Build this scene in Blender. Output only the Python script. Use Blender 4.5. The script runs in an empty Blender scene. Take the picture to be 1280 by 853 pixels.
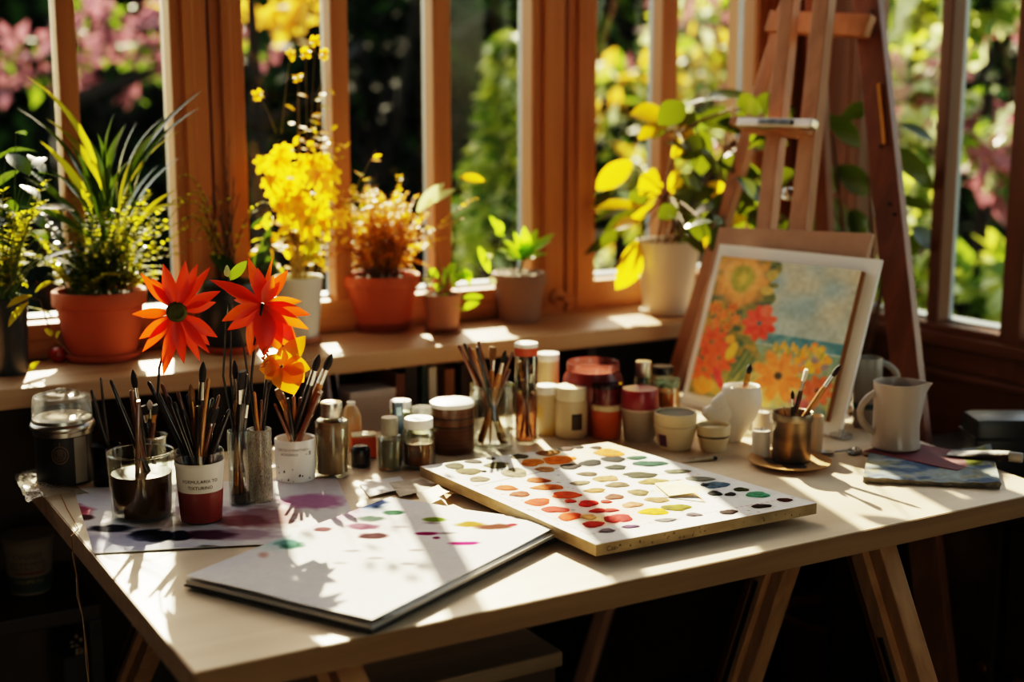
import bpy, bmesh, math, random
import numpy as np
from mathutils import Vector, Matrix, Euler, Quaternion
R = random.Random(7)
SC = bpy.context.scene
COL = SC.collection
# ---------------------------------------------------------------- camera model
# room axes: X along the window wall, Y towards it, Z up. The camera stands at X=Y=0.
F, PITCH, YAW, CZ = 1700.0, math.radians(10), math.radians(30.2), 1.27
def ray(px, py):
    x = (px-640)/F; y = -(py-426.5)/F
    d = (x, math.cos(PITCH)+y*math.sin(PITCH), -math.sin(PITCH)+y*math.cos(PITCH))
    return Vector((d[0]*math.cos(YAW)+d[1]*math.sin(YAW), -d[0]*math.sin(YAW)+d[1]*math.cos(YAW), d[2]))
CAM = Vector((0, 0, CZ))
def pl(px, py, n, c):
    d = ray(px, py); n = Vector(n); return CAM + d*((c-n.dot(CAM))/n.dot(d))
def on(px, py, z): return pl(px, py, (0,0,1), z)
FW = Vector((math.sin(YAW), math.cos(YAW), 0)); RT = Vector((math.cos(YAW), -math.sin(YAW), 0))
def at(px, py, P):
    """point seen at px,py in the upright plane through P that faces the camera"""
    return pl(px, py, FW, FW.dot(P))
TZ = 0.75      # table top
SZ = 0.85      # window sill top
# ---------------------------------------------------------------- mesh builder
class MB:
    def __init__(s): s.v=[]; s.f=[]; s.m=[]
    def add(s, vs, fs, M=None, mi=0):
        b=len(s.v)
        if M is not None: vs=[M@Vector(p) for p in vs]
        s.v.extend([tuple(p) for p in vs]); s.f.extend([tuple(i+b for i in f) for f in fs]); s.m.extend([mi]*len(fs))
    def box(s, x0,x1,y0,y1,z0,z1, bev=0, M=None, mi=0):
        if bev<=0:
            vs=[(x,y,z) for z in (z0,z1) for y in (y0,y1) for x in (x0,x1)]
            s.add(vs,[(0,2,3,1),(4,5,7,6),(0,1,5,4),(2,6,7,3),(0,4,6,2),(1,3,7,5)],M,mi); return
        bm=bmesh.new(); bmesh.ops.create_cube(bm,size=1)
        for w in bm.verts:
            w.co=Vector(((x0+x1)/2+w.co.x*(x1-x0),(y0+y1)/2+w.co.y*(y1-y0),(z0+z1)/2+w.co.z*(z1-z0)))
        bmesh.ops.bevel(bm,geom=bm.edges[:],offset=bev,segments=2,affect='EDGES',profile=0.6)
        s.bm(bm,M,mi)
    def bm(s,bm,M=None,mi=0):
        bm.verts.ensure_lookup_table(); bm.verts.index_update()
        s.add([w.co.copy() for w in bm.verts],[[w.index for w in f.verts] for f in bm.faces],M,mi); bm.free()
    def lathe(s, prof, seg=32, M=None, mi=0, sx=1, sy=1):
        vs=[];fs=[];rings=[]
        for r,z in prof:
            if r<1e-6: rings.append([len(vs)]); vs.append((0,0,z))
            else:
                rings.append(list(range(len(vs),len(vs)+seg)))
                for k in range(seg):
                    a=2*math.pi*k/seg; vs.append((r*math.cos(a)*sx,r*math.sin(a)*sy,z))
        for a,b in zip(rings,rings[1:]):
            for k in range(seg):
                k2=(k+1)%seg
                if len(a)==1 and len(b)==1: continue
                if len(a)==1: fs.append((a[0],b[k2],b[k]))
                elif len(b)==1: fs.append((a[k],a[k2],b[0]))
                else: fs.append((a[k],a[k2],b[k2],b[k]))
        s.add(vs,fs,M,mi)
    def tube(s, pts, rad, seg=8, mi=0, cap=True, flat=None):
        pts=[Vector(p) for p in pts]
        if not isinstance(rad,(list,tuple)): rad=[rad]*len(pts)
        vs=[];fs=[]
        t0=(pts[1]-pts[0]).normalized()
        n=t0.orthogonal().normalized() if flat is None else (Vector(flat)-t0*t0.dot(Vector(flat))).normalized()
        for i,p in enumerate(pts):
            t=(pts[min(i+1,len(pts)-1)]-pts[max(i-1,0)]).normalized()
            n=(n-t*t.dot(n)).normalized(); b=t.cross(n)
            for k in range(seg):
                a=2*math.pi*k/seg; vs.append(p+(n*math.cos(a)+b*math.sin(a))*rad[i])
        for i in range(len(pts)-1):
            for k in range(seg):
                k2=(k+1)%seg; fs.append((i*seg+k,i*seg+k2,(i+1)*seg+k2,(i+1)*seg+k))
        if cap: fs.append(tuple(range(seg-1,-1,-1))); fs.append(tuple((len(pts)-1)*seg+k for k in range(seg)))
        s.add(vs,fs,None,mi)
    def bar(s, p0,p1,w,t,up,bev=0.002,mi=0):
        """rectangular bar from p0 to p1; w measured across, t measured along 'up'"""
        p0=Vector(p0);p1=Vector(p1);z=(p1-p0);L=z.length;z.normalize()
        y=Vector(up);y=(y-z*z.dot(y)).normalized();x=y.cross(z)
        M=Matrix(((x.x,y.x,z.x,p0.x),(x.y,y.y,z.y,p0.y),(x.z,y.z,z.z,p0.z),(0,0,0,1)))
        s.box(-w/2,w/2,-t/2,t/2,0,L,bev,M,mi)
    def leaf(s, base, tip, width, droop=0.0, nseg=6, fold=0.18, shape='oval', nrm=(0,0,1), mi=0, serr=0):
        base=Vector(base);tip=Vector(tip);L=(tip-base).length
        if L<1e-5: return
        d=(tip-base)/L; n=Vector(nrm); n=n-d*d.dot(n)
        if n.length<1e-3: n=d.orthogonal()
        n.normalize(); side=d.cross(n).normalized()
        vs=[];fs=[]
        for i in range(nseg+1):
            t=i/nseg
            if shape=='oval': w=math.sin(math.pi*min(1,t*0.97+0.03))**0.75
            elif shape=='lance': w=(math.sin(math.pi*t**0.75))**0.9 if 0<t<1 else 0
            elif shape=='petal': w=min(1,t*2.2+0.25)*(1-max(0,(t-0.45)/0.55)**1.7)
            else: w=math.sin(math.pi*t)
            w=max(w,0.015)*width/2
            if serr and 0<i<nseg: w*=1+serr*(1 if i%2 else -1)
            c=base+d*(L*t)+n*(droop*L*4*t*(1-t))
            vs+= [c-side*w+n*(fold*w), c, c+side*w+n*(fold*w)]
        for i in range(nseg):
            a=3*i; fs+=[(a,a+1,a+4,a+3),(a+1,a+2,a+5,a+4)]
        s.add(vs,fs,None,mi)
    def build(s, name, mat=None, parent=None, smooth=0.7, label=None, loc=None):
        me=bpy.data.meshes.new(name); me.from_pydata(s.v,[],s.f)
        for m in (mat if isinstance(mat,(list,tuple)) else [mat]):
            if m: me.materials.append(m)
        if isinstance(mat,(list,tuple)) and len(mat)>1: me.polygons.foreach_set('material_index',s.m)
        if smooth:
            me.shade_smooth(); me.set_sharp_from_angle(angle=smooth)
        me.update()
        o=bpy.data.objects.new(name,me); COL.objects.link(o)
        if parent: o.parent=parent
        if loc is not None: o.location=loc
        if label: o['label']=label
        return o
def thing(name,label,cat,loc=(0,0,0),rz=0,group=None):
    o=bpy.data.objects.new(name,None); COL.objects.link(o); o.empty_display_size=0.02
    o.location=loc; o.rotation_euler=(0,0,rz); return tag(o,label,cat,group)
def tag(o,label,cat,group=None):
    o['label']=label;o['category']=cat
    if group:o['group']=group
    return o
def struct(o): o['kind']='structure'; return o
def grid_mesh(name, nx, ny, fn, img, mat, parent=None, label=None):
    """img: ny x nx x 3 sRGB colours, fn(s,t)->point with s,t in 0..1 (t=0 top row)"""
    vs=[];fs=[]
    for j in range(ny):
        for i in range(nx): vs.append(tuple(fn(i/(nx-1), j/(ny-1))))
    for j in range(ny-1):
        for i in range(nx-1):
            a=j*nx+i; fs.append((a,a+nx,a+nx+1,a+1))
    me=bpy.data.meshes.new(name); me.from_pydata(vs,[],fs)
    ca=me.color_attributes.new('paint','FLOAT_COLOR','POINT')
    lin=np.where(img<=0.04045,img/12.92,((img+0.055)/1.055)**2.4)
    arr=np.ones((ny*nx,4),dtype=np.float32); arr[:,:3]=lin.reshape(-1,3)
    ca.data.foreach_set('color',arr.ravel())
    me.materials.append(mat); me.shade_smooth(); me.update()
    o=bpy.data.objects.new(name,me); COL.objects.link(o)
    if parent:o.parent=parent
    if label:o['label']=label
    return o
# ---------------------------------------------------------------- raster painting for painted paper and canvas
class Art:
    def __init__(s,nx,ny,base,seed=1):
        s.nx,s.ny=nx,ny; s.a=np.ones((ny,nx,3))*np.array(base)
        s.X,s.Y=np.meshgrid((np.arange(nx)+.5)/nx,(np.arange(ny)+.5)/ny); s.r=np.random.RandomState(seed)
    def noise(s,n):
        g=s.r.rand(n+2,n+2); x=s.X*n; y=s.Y*n; i=x.astype(int); j=y.astype(int); fx=x-i; fy=y-j
        fx=fx*fx*(3-2*fx); fy=fy*fy*(3-2*fy)
        return (g[j,i]*(1-fx)+g[j,i+1]*fx)*(1-fy)+(g[j+1,i]*(1-fx)+g[j+1,i+1]*fx)*fy
    def mix(s,m,c): m=np.clip(m,0,1)[...,None]; s.a=s.a*(1-m)+np.array(c)*m
    def ell(s,cx,cy,rx,ry,c,ang=0,soft=0.25,al=1.0,wob=0.0):
        x=s.X-cx;y=s.Y-cy;ca,sa=math.cos(ang),math.sin(ang)
        u=(x*ca+y*sa)/rx; v=(-x*sa+y*ca)/ry; d=np.sqrt(u*u+v*v)
        if wob: d=d+wob*(s.noise(24)-.5)
        s.mix(np.clip((1-d)/soft,0,1)*al,c)
    def flower(s,cx,cy,r,n,c,c2,cc,asp=1.0,w=0.42,ph=0,cr=.22):
        for k in range(n):
            a=ph+2*math.pi*k/n; j=s.r.uniform(-.06,.06)
            col=np.array(c)*(1-(k%3)/3*.6)+np.array(c2)*((k%3)/3*.6)
            s.ell(cx+math.cos(a)*r*.55,cy+math.sin(a)*r*.55*asp,r*.5,r*w*.55,col,a+j,.3)
        if cc is not None: s.ell(cx,cy,r*cr,r*cr*asp,cc,0,.4)
    def var(s,n,amp):
        s.a=np.clip(s.a+(s.noise(n)[...,None]-.5)*amp,0,1)
# ---------------------------------------------------------------- materials
MATS={}
def _new(name):
    m=bpy.data.materials.new(name); m.use_nodes=True; nt=m.node_tree; nt.nodes.clear()
    out=nt.nodes.new('ShaderNodeOutputMaterial'); return m,nt,out
def srgb(c):
    if isinstance(c,str):
        c=c.lstrip('#'); c=[int(c[i:i+2],16)/255 for i in (0,2,4)]
        c=[x/12.92 if x<=.04045 else ((x+.055)/1.055)**2.4 for x in c]
    return (*c[:3],1)
def noise_col(nt,c1,c2,scale=8,detail=4,stretch=(1,1,1),dist=0,lo=.3,hi=.7):
    tc=nt.nodes.new('ShaderNodeTexCoord'); mp=nt.nodes.new('ShaderNodeMapping'); mp.inputs['Scale'].default_value=stretch
    nz=nt.nodes.new('ShaderNodeTexNoise'); nz.inputs['Scale'].default_value=scale; nz.inputs['Detail'].default_value=detail; nz.inputs['Distortion'].default_value=dist
    rp=nt.nodes.new('ShaderNodeValToRGB'); rp.color_ramp.elements[0].position=lo; rp.color_ramp.elements[1].position=hi
    rp.color_ramp.elements[0].color=srgb(c1); rp.color_ramp.elements[1].color=srgb(c2)
    nt.links.new(tc.outputs['Object'],mp.inputs[0]); nt.links.new(mp.outputs[0],nz.inputs['Vector']); nt.links.new(nz.outputs['Fac'],rp.inputs[0])
    return rp.outputs[0],nz.outputs['Fac']
def mat(name,c1,c2=None,rough=.5,metal=0,scale=8,stretch=(1,1,1),bump=0,spec=.5,dist=0,coat=0,sss=0,lo=.3,hi=.7,detail=4):
    if name in MATS: return MATS[name]
    m,nt,out=_new(name); p=nt.nodes.new('ShaderNodeBsdfPrincipled'); nt.links.new(p.outputs[0],out.inputs[0])
    p.inputs['Roughness'].default_value=rough; p.inputs['Metallic'].default_value=metal; p.inputs['Specular IOR Level'].default_value=spec
    p.inputs['Coat Weight'].default_value=coat
    col,fac=noise_col(nt,c1,c2 or c1,scale,detail,stretch,dist,lo,hi); nt.links.new(col,p.inputs['Base Color'])
    if bump:
        b=nt.nodes.new('ShaderNodeBump'); b.inputs['Strength'].default_value=bump; b.inputs['Distance'].default_value=.002
        nt.links.new(fac,b.inputs['Height']); nt.links.new(b.outputs[0],p.inputs['Normal'])
    MATS[name]=m; return m
def leafmat(name,c1,c2,trans,amt=.5,rough=.4,scale=12,spec=.5):
    if name in MATS: return MATS[name]
    m,nt,out=_new(name); p=nt.nodes.new('ShaderNodeBsdfPrincipled'); p.inputs['Roughness'].default_value=rough; p.inputs['Specular IOR Level'].default_value=spec
    t=nt.nodes.new('ShaderNodeBsdfTranslucent'); mx=nt.nodes.new('ShaderNodeMixShader'); mx.inputs[0].default_value=amt
    col,_=noise_col(nt,c1,c2,scale); nt.links.new(col,p.inputs['Base Color'])
    t.inputs['Color'].default_value=srgb(trans)
    nt.links.new(p.outputs[0],mx.inputs[1]); nt.links.new(t.outputs[0],mx.inputs[2]); nt.links.new(mx.outputs[0],out.inputs[0])
    MATS[name]=m; return m
def glass(name,tint=(.97,.98,.97),rough=.03,ior=1.45,haze=0,hazecol=(.8,.8,.8)):
    if name in MATS: return MATS[name]
    m,nt,out=_new(name); tr=nt.nodes.new('ShaderNodeBsdfTransparent'); tr.inputs[0].default_value=(*tint,1)
    g=nt.nodes.new('ShaderNodeBsdfGlossy'); g.inputs['Roughness'].default_value=rough
    fr=nt.nodes.new('ShaderNodeFresnel'); fr.inputs[0].default_value=ior
    mx=nt.nodes.new('ShaderNodeMixShader'); mr=nt.nodes.new('ShaderNodeMath'); mr.operation='MINIMUM'; mr.inputs[1].default_value=.45; nt.links.new(fr.outputs[0],mr.inputs[0]); nt.links.new(mr.outputs[0],mx.inputs[0]); nt.links.new(tr.outputs[0],mx.inputs[1]); nt.links.new(g.outputs[0],mx.inputs[2])
    last=mx.outputs[0]
    if haze:
        d=nt.nodes.new('ShaderNodeBsdfDiffuse'); tl=nt.nodes.new('ShaderNodeBsdfTranslucent')
        d.inputs[0].default_value=tl.inputs[0].default_value=(*hazecol,1)
        ad=nt.nodes.new('ShaderNodeMixShader'); ad.inputs[0].default_value=.5; nt.links.new(d.outputs[0],ad.inputs[1]); nt.links.new(tl.outputs[0],ad.inputs[2])
        nz=nt.nodes.new('ShaderNodeTexNoise'); nz.inputs['Scale'].default_value=30; mu=nt.nodes.new('ShaderNodeMath'); mu.operation='MULTIPLY'; mu.inputs[1].default_value=haze*2
        nt.links.new(nz.outputs['Fac'],mu.inputs[0])
        m2=nt.nodes.new('ShaderNodeMixShader'); nt.links.new(mu.outputs[0],m2.inputs[0]); nt.links.new(last,m2.inputs[1]); nt.links.new(ad.outputs[0],m2.inputs[2]); last=m2.outputs[0]
    nt.links.new(last,out.inputs[0]); MATS[name]=m; return m
def attrmat(name,rough=.6,spec=.3,trans=0,bump=0.15):
    if name in MATS: return MATS[name]
    m,nt,out=_new(name); p=nt.nodes.new('ShaderNodeBsdfPrincipled'); p.inputs['Roughness'].default_value=rough; p.inputs['Specular IOR Level'].default_value=spec
    a=nt.nodes.new('ShaderNodeAttribute'); a.attribute_name='paint'; nt.links.new(a.outputs['Color'],p.inputs['Base Color'])
    nz=nt.nodes.new('ShaderNodeTexNoise'); nz.inputs['Scale'].default_value=220; tc=nt.nodes.new('ShaderNodeTexCoord'); nt.links.new(tc.outputs['Object'],nz.inputs['Vector'])
    b=nt.nodes.new('ShaderNodeBump'); b.inputs['Strength'].default_value=bump; b.inputs['Distance'].default_value=.001
    nt.links.new(nz.outputs['Fac'],b.inputs['Height']); nt.links.new(b.outputs[0],p.inputs['Normal']); nt.links.new(p.outputs[0],out.inputs[0])
    MATS[name]=m; return m
def wood(name,c1,c2,axis=2,scale=6,rough=.5,bump=.1,k=10):
    st=[k,k,k]; st[axis]=.6
    return mat(name,c1,c2,rough=rough,scale=scale,stretch=tuple(st),bump=bump,dist=.6,spec=.35)
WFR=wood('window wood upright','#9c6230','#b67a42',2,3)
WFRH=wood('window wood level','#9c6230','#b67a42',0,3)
WFRY_SHADE=wood('window wood level shaded','#5c361d','#714526',1,3)  # same window wood, darkened: the right wall's shade is in the colour
WFRZ_SHADE=wood('window wood upright shaded','#5c361d','#714526',2,3)  # upright grain, with the same shade painted in
CLAD=mat('window outer cladding','#8d979c','#7c868c',rough=.35)
PANE=glass('window glass',(.96,.98,.97),.0,1.25)
GLASS=glass('clear glass',(.93,.95,.93),.04,1.4)
GLASSD=glass('dark smoky glass',(.28,.29,.30),.06,1.45)
GLASSG=glass('greenish jar glass',(.93,.94,.90),.05,1.42)
GLASSH=glass('hazy plastic',(.85,.85,.83),.12,1.4,.16,(.75,.74,.7))
FROST=glass('frosted glass',(.8,.78,.72),.15,1.45,.3,(.7,.66,.58))
TBL=wood('pale birch table top','#cbb597','#dcc9ac',0,2.2,.42,.05,8)
TBLE=wood('birch table edge','#8f6f4e','#a5835e',0,5,.55,.1)
TRES=wood('trestle pine','#a0754a','#bd9264',2,4,.55)
SILLM=wood('sill painted wood','#a9835f','#c2a07c',0,2.5,.45)
WALLM=mat('dark brown plaster','#3a2a1f','#4a3628',rough=.9,scale=14,bump=.1)
CEILM=mat('ceiling plaster','#c9b79e','#bfae96',rough=.9)
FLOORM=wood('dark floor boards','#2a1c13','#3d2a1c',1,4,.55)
TERRA=mat('terracotta','#a8502a','#bd6238',rough=.75,scale=9,bump=.08)
TERRAD=mat('weathered terracotta','#9c6a50','#b5866a',rough=.8,scale=9,bump=.1)
CERW=mat('white ceramic','#e9e3d8','#f2eee6',rough=.28,scale=5)
CERG=mat('grey white stoneware','#8d8780','#9d978e',rough=.3,scale=5)
PLAST=mat('white plaster','#e6dfd2','#f0eadf',rough=.65,scale=9,bump=.1)
DKPOT=mat('dark glazed pot','#20262b','#2c343b',rough=.35)
SOIL=mat('potting soil','#21160e','#3a2818',rough=.95,scale=60,bump=.8)
STEM=mat('green stem','#4a5a22','#5f7030',rough=.6)
STEMD=mat('dark stem','#191611','#2a231a',rough=.5)
TWIG=mat('brown twig','#5a4025','#765634',rough=.8)
STEEL=mat('brushed steel','#a8a39a','#c5bfb4',rough=.3,metal=1,scale=20,stretch=(1,1,12))
PEWTER=mat('painty pewter','#6a6054','#9a8c78',rough=.42,metal=1,scale=12,stretch=(1,1,3))
BRASS=mat('brass ferrule','#a87838','#c89a50',rough=.3,metal=1)
NICK=mat('nickel ferrule','#b5b1a8','#d0ccc4',rough=.25,metal=1)
BLK=mat('black plastic','#0b0b0c','#141415',rough=.4)
INK=mat('black ink','#1a1512','#241d18',rough=.6)
INKB=mat('brown ink','#6d5230','#7d6038',rough=.6)
WHITE=mat('white lid','#eceae4','#f4f2ec',rough=.4)
CREAM=mat('cream plastic','#cdb992','#d8c6a2',rough=.4)
PAPER=mat('white paper','#efece6','#f6f4ef',rough=.75)
PAPERC=mat('cream paper','#e6d9bd','#efe4cc',rough=.75)
CARD=mat('grey brown card','#7c6858','#8d7868',rough=.85)
# ================================================================ SETTING
def slab(name,x0,x1,y0,y1,z0,z1,m,bev=0):
    b=MB(); b.box(x0,x1,y0,y1,z0,z1,bev); return struct(b.build(name,m,smooth=0))
XW, YW = 2.05, 2.30          # inner faces of the right and window walls
slab('floor',-1.2,XW+.12,-2.2,YW+.1,-.05,0,FLOORM)
slab('ceiling',-1.2,XW+.12,-2.2,YW+.1,2.6,2.68,CEILM)
b=MB(); b.box(.35,XW+.1,-2.3,-2.2,0,2.6); b.box(-1.1,-.75,-2.3,-2.2,0,2.6); b.box(-.75,.35,-2.3,-2.2,2.1,2.6); struct(b.build('wall_front',CEILM,smooth=0))
b=MB(); b.box(-.79,-.75,-2.31,-2.19,0,2.14); b.box(.35,.39,-2.31,-2.19,0,2.14); b.box(-.75,.35,-2.31,-2.19,2.1,2.14); struct(b.build('fill_opening_1',CEILM,smooth=0))  # frame of an unseen opening added to the rear wall for fill light
slab('wall_left',-1.2,-1.1,-2.2,YW+.1,0,2.6,WALLM)
b=MB(); b.box(-1.1,XW+.1,YW,YW+.1,0,.85); b.box(-1.1,XW+.1,YW,YW+.1,2.25,2.6); b.box(-1.1,-.62,YW,YW+.1,.85,2.25)
struct(b.build('wall_back',WALLM,smooth=0))
b=MB(); b.box(XW,XW+.1,-2.2,YW,0,.75); b.box(XW,XW+.1,-2.2,YW,2.25,2.6); b.box(XW,XW+.1,-2.2,.55,.75,2.25)
struct(b.build('wall_right',WALLM,smooth=0))
# corner post between the two window runs
b=MB(); b.box(1.934,XW+.1,YW-.012,YW+.09,.85,2.25,.003); b.box(1.962,1.985,YW-.02,YW-.011,.85,2.25,.003)
struct(b.build('trim_1',WFR,smooth=0))
b=MB(); b.box(XW-.012,XW+.09,2.115,YW-.02,.75,2.25,.003); struct(b.build('trim_2',WFRZ_SHADE,smooth=0))
# sill board
b=MB(); b.box(-1.1,XW-.001,2.078,YW+.02,SZ-.032,SZ,.004); struct(b.build('trim_3',SILLM,smooth=0))
# ledge and lower boards of the right window
b=MB(); b.box(XW-.03,XW+.005,.4,2.075,.742,.756,.004); b.box(XW-.012,XW+.004,.4,2.075,.60,.742,.003); struct(b.build('trim_4',WFRY_SHADE,smooth=0))

def window_back(idx,panes,stiles,x0,x1):
    w=struct(bpy.data.objects.new('window_%d'%idx,None)); COL.objects.link(w)
    zb,zt=.917,2.18
    f=MB()
    for a,c in stiles:                       # upright stiles with a raised inner bead
        f.box(a,c,YW-.012,YW+.03,.85,2.25,.003)
        f.box(a+(c-a)*.30,a+(c-a)*.62,YW-.019,YW-.011,.86,2.24,.003)
    f.build('window_frame',WFR,w,smooth=0)
    f=MB(); f.box(x0,x1,YW-.010,YW+.03,.852,zb-.006,.003); f.box(x0,x1,YW-.016,YW-.009,.862,.885,.003); f.box(x0,x1,YW-.010,YW+.03,zt,2.25,.003)
    f.build('bottom_rail',WFRH,w,smooth=0)
    f=MB(); f.box(x0,x1,YW+.03,YW+.075,zb-.05,zb,.002)
    for a,c in stiles: f.box(a+.002,c-.002,YW+.03,YW+.048,zb-.01,2.25,.002)
    f.build('outer_cladding',CLAD,w,smooth=0)
    for (a,c),(a2,c2) in zip(panes,panes[1:]):
        if a2-c>.06: continue
        m=MB(); m.box(c,a2,YW-.006,YW+.03,zb-.01,zt+.01,.003); mo=m.build('mullion',WFR,w,smooth=0)
        m=MB(); m.box(c+.002,a2-.002,YW+.03,YW+.046,zb-.01,zt+.01,.002); m.build('cladding',CLAD,mo,smooth=0)
    for a,c in panes:
        m=MB(); m.box(a-.004,c+.004,YW+.031,YW+.034,zb-.006,zt+.005); m.build('pane',PANE,w,smooth=0)
window_back(1,[(-.55,-.3),(-.265,-.02),(.015,.215),(.245,.491),(.522,.672)],[(-.62,-.55),(.673,.736)],-.62,.736)
window_back(2,[(.800,.963),(.997,1.166),(1.203,1.376)],[(.740,.800),(1.377,1.452)],.74,1.452)
window_back(3,[(1.526,1.69),(1.73,1.928)],[(1.458,1.526),(1.928,1.936)],1.458,1.936)
w=struct(bpy.data.objects.new('window_4',None)); COL.objects.link(w)
zb,zt=.846,2.18
pans=[(1.885,2.084),(1.70,1.857),(1.36,1.655),(1.02,1.325),(.62,.985)]
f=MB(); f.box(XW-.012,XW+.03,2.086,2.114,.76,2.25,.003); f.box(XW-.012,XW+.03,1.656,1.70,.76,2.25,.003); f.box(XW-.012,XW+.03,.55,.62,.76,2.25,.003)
f.build('window_frame',WFRZ_SHADE,w,smooth=0)
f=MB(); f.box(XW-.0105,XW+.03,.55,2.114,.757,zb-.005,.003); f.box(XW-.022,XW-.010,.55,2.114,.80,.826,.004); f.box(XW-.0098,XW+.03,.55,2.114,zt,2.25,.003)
f.build('bottom_rail',WFRY_SHADE,w,smooth=0)
f=MB(); f.box(XW+.03,XW+.075,.55,2.114,zb-.05,zb,.002); f.box(XW+.03,XW+.045,2.088,2.112,zb,2.25,.002); f.build('outer_cladding',CLAD,w,smooth=0)
for (a,c),(a2,c2) in zip(pans,pans[1:]):
    m=MB(); m.box(XW-.006,XW+.03,c2,a,zb-.01,zt+.01,.003); mo=m.build('mullion',WFRZ_SHADE,w,smooth=0)
    m=MB(); m.box(XW+.03,XW+.042,c2+.003,a-.003,zb-.01,zt+.01,.002); m.build('cladding',CLAD,mo,smooth=0)
for a,c in pans:
    m=MB(); m.box(XW+.031,XW+.034,a-.004,c+.004,zb-.006,zt+.005); m.build('pane',PANE,w,smooth=0)
# window latch on the double stile
P=on(690,392,SZ)
b=MB(); b.lathe([(0,-.012),(.016,-.012),(.017,-.008),(.017,.004),(.010,.008),(0,.008)],20,Matrix.Translation((1.43,YW-.025,.885))@Matrix.Rotation(math.pi/2,4,'X'))
b.lathe([(0,0),(.006,0),(.006,.02),(0,.022)],12,Matrix.Translation((1.43,YW-.034,.885))@Matrix.Rotation(math.pi/2,4,'X'))
tag(b.build('window_latch',WFR),'small round wooden turn latch at the foot of the double window post','latch')
# ---------------------------------------------------------------- garden
GRASS=mat('lawn','#1d2a12','#33421c',rough=.95,scale=3,bump=.3)
b=MB(); b.box(-8,20,YW+.12,20,-.35,-.3); b.box(XW+.12,20,-6,YW+.12,-.35,-.3); struct(b.build('garden_ground',GRASS,smooth=0))
def polar(px,dist):
    a=YAW+math.atan((px-640)/1726.0); return math.sin(a)*dist, math.cos(a)*dist
def crown_mesh(name,seed,cz,rx,rz,n,size,mats,parent,shape='round',clump=0):
    rs=np.random.RandomState(seed); b=MB()
    cl=[Vector((rs.uniform(-.8,.8)*rx,rs.uniform(-.8,.8)*rx,cz+rs.uniform(-.85,.85)*rz)) for _ in range(max(clump,1))]
    for k in range(n):
        if shape=='cone':
            t=rs.rand()**1.4; z=cz-rz+2*rz*t; rad=rx*(1-t)*(0.55+.45*((t*9)%1))*math.sqrt(rs.rand()*.7+.3); a=rs.rand()*6.283
            p=Vector((rad*math.cos(a),rad*math.sin(a),z)); out=Vector((math.cos(a),math.sin(a),-.25))
        elif clump:
            c=cl[k%clump]; q=Vector(rs.normal(size=3)); q=q/max(q.length,.1)*(rs.rand()**.5)*rx*.33; q.z*=.6; p=c+q; out=Vector(rs.normal(size=3))
        else:
            q=Vector(rs.normal(size=3)); q.normalize(); q*=(.55+.45*rs.rand()); p=Vector((q.x*rx,q.y*rx,cz+q.z*rz)); out=q+Vector(rs.normal(size=3))*.6
        out.normalize(); L=size*(.6+.8*rs.rand())
        b.leaf(p,p+out*L,L*.55,droop=.08,nseg=2,fold=.2,shape='o',nrm=rs.normal(size=3),mi=int(rs.randint(len(mats))))
    return b.build('crown',mats,parent,smooth=0)
def tree(name,label,cat,px,dist,cz,rx,rz,n,size,mats,seed,shape='round',clump=0,grp=None,tr=.05):
    x,y=polar(px,dist); t=thing(name,label,cat,(x,y,-.3),0,grp)
    crown_mesh('crown',seed,cz+.3,rx,rz,n,size,mats,t,shape,clump)
    b=MB(); rr=random.Random(seed)
    b.tube([(0,0,0),(.03,.02,(cz+.3)*.5),(0,0,cz+.3)],[tr,tr*.8,tr*.4],7)
    for k in range(6):
        a=rr.uniform(0,6.28); z0=(cz+.3)*rr.uniform(.4,.9); b.tube([(0,0,z0),(math.cos(a)*rx*.4,math.sin(a)*rx*.4,z0+rz*.3),(math.cos(a)*rx*.8,math.sin(a)*rx*.8,z0+rz*rr.uniform(.2,.7))],[tr*.5,tr*.35,tr*.12],5)
    b.build('trunk',BARK,t); return t
DKG=leafmat('dark conifer leaf','#08120c','#0f1b12','#12240f',.2,.8,spec=.1)
MDG=leafmat('garden green leaf','#2c4a1a','#46662a','#7f9a2a',.5,.5)
YLG=leafmat('yellow green leaf','#8a9a3a','#a8b24a','#c8cf4a',.5,.5)
YEL=leafmat('yellow autumn leaf','#c89a30','#d8b048','#f0c040',.5,.5)
PNK=leafmat('pink blossom','#7c4e58','#98666e','#a86a74',.4,.6)
PLG=leafmat('pale sunlit leaf','#b9c490','#d4dab0','#dfe6a8',.5,.35)
BARK=mat('dark bark','#15100c','#241b14',rough=.95)
GARD='garden trees and shrubs beyond the windows'
tree('conifer','broad near-black conifer in the garden behind the middle panes','tree',470,8.2,1.3,1.15,2.0,3500,.16,[DKG,DKG,MDG][:2],1,'cone',0,GARD,.1)
tree('conifer','tall near-black conifer in the garden seen behind the long-leaved plant','tree',150,10.6,1.2,1.3,2.2,3500,.16,[DKG],2,'cone',0,GARD,.1)
tree('conifer','small pale yellow-green conifer seen through the pane left of the double post','tree',640,5.6,.55,.62,1.0,2200,.10,[YLG,MDG,YLG,MDG,PLG],3,'cone',0,GARD)
tree('blossom_shrub','pink blossoming shrub seen through the upper left panes','shrub',70,6.4,1.62,.75,.35,700,.10,[PNK,PNK,MDG,DKG],4,'round',7,GARD)
tree('maple_tree','yellow-leaved branches outside the pane above the yellow potted plant','tree',318,5.0,1.62,.33,.22,150,.10,[YEL],5,'round',4,GARD)
tree('broadleaf_shrub','loose grey-green shrub with yellow leaves seen through the pane right of the double post','shrub',775,6.0,1.05,.55,.7,1100,.10,[MDG,YLG,PLG,YEL,DKG],6,'round',9,GARD)
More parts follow.
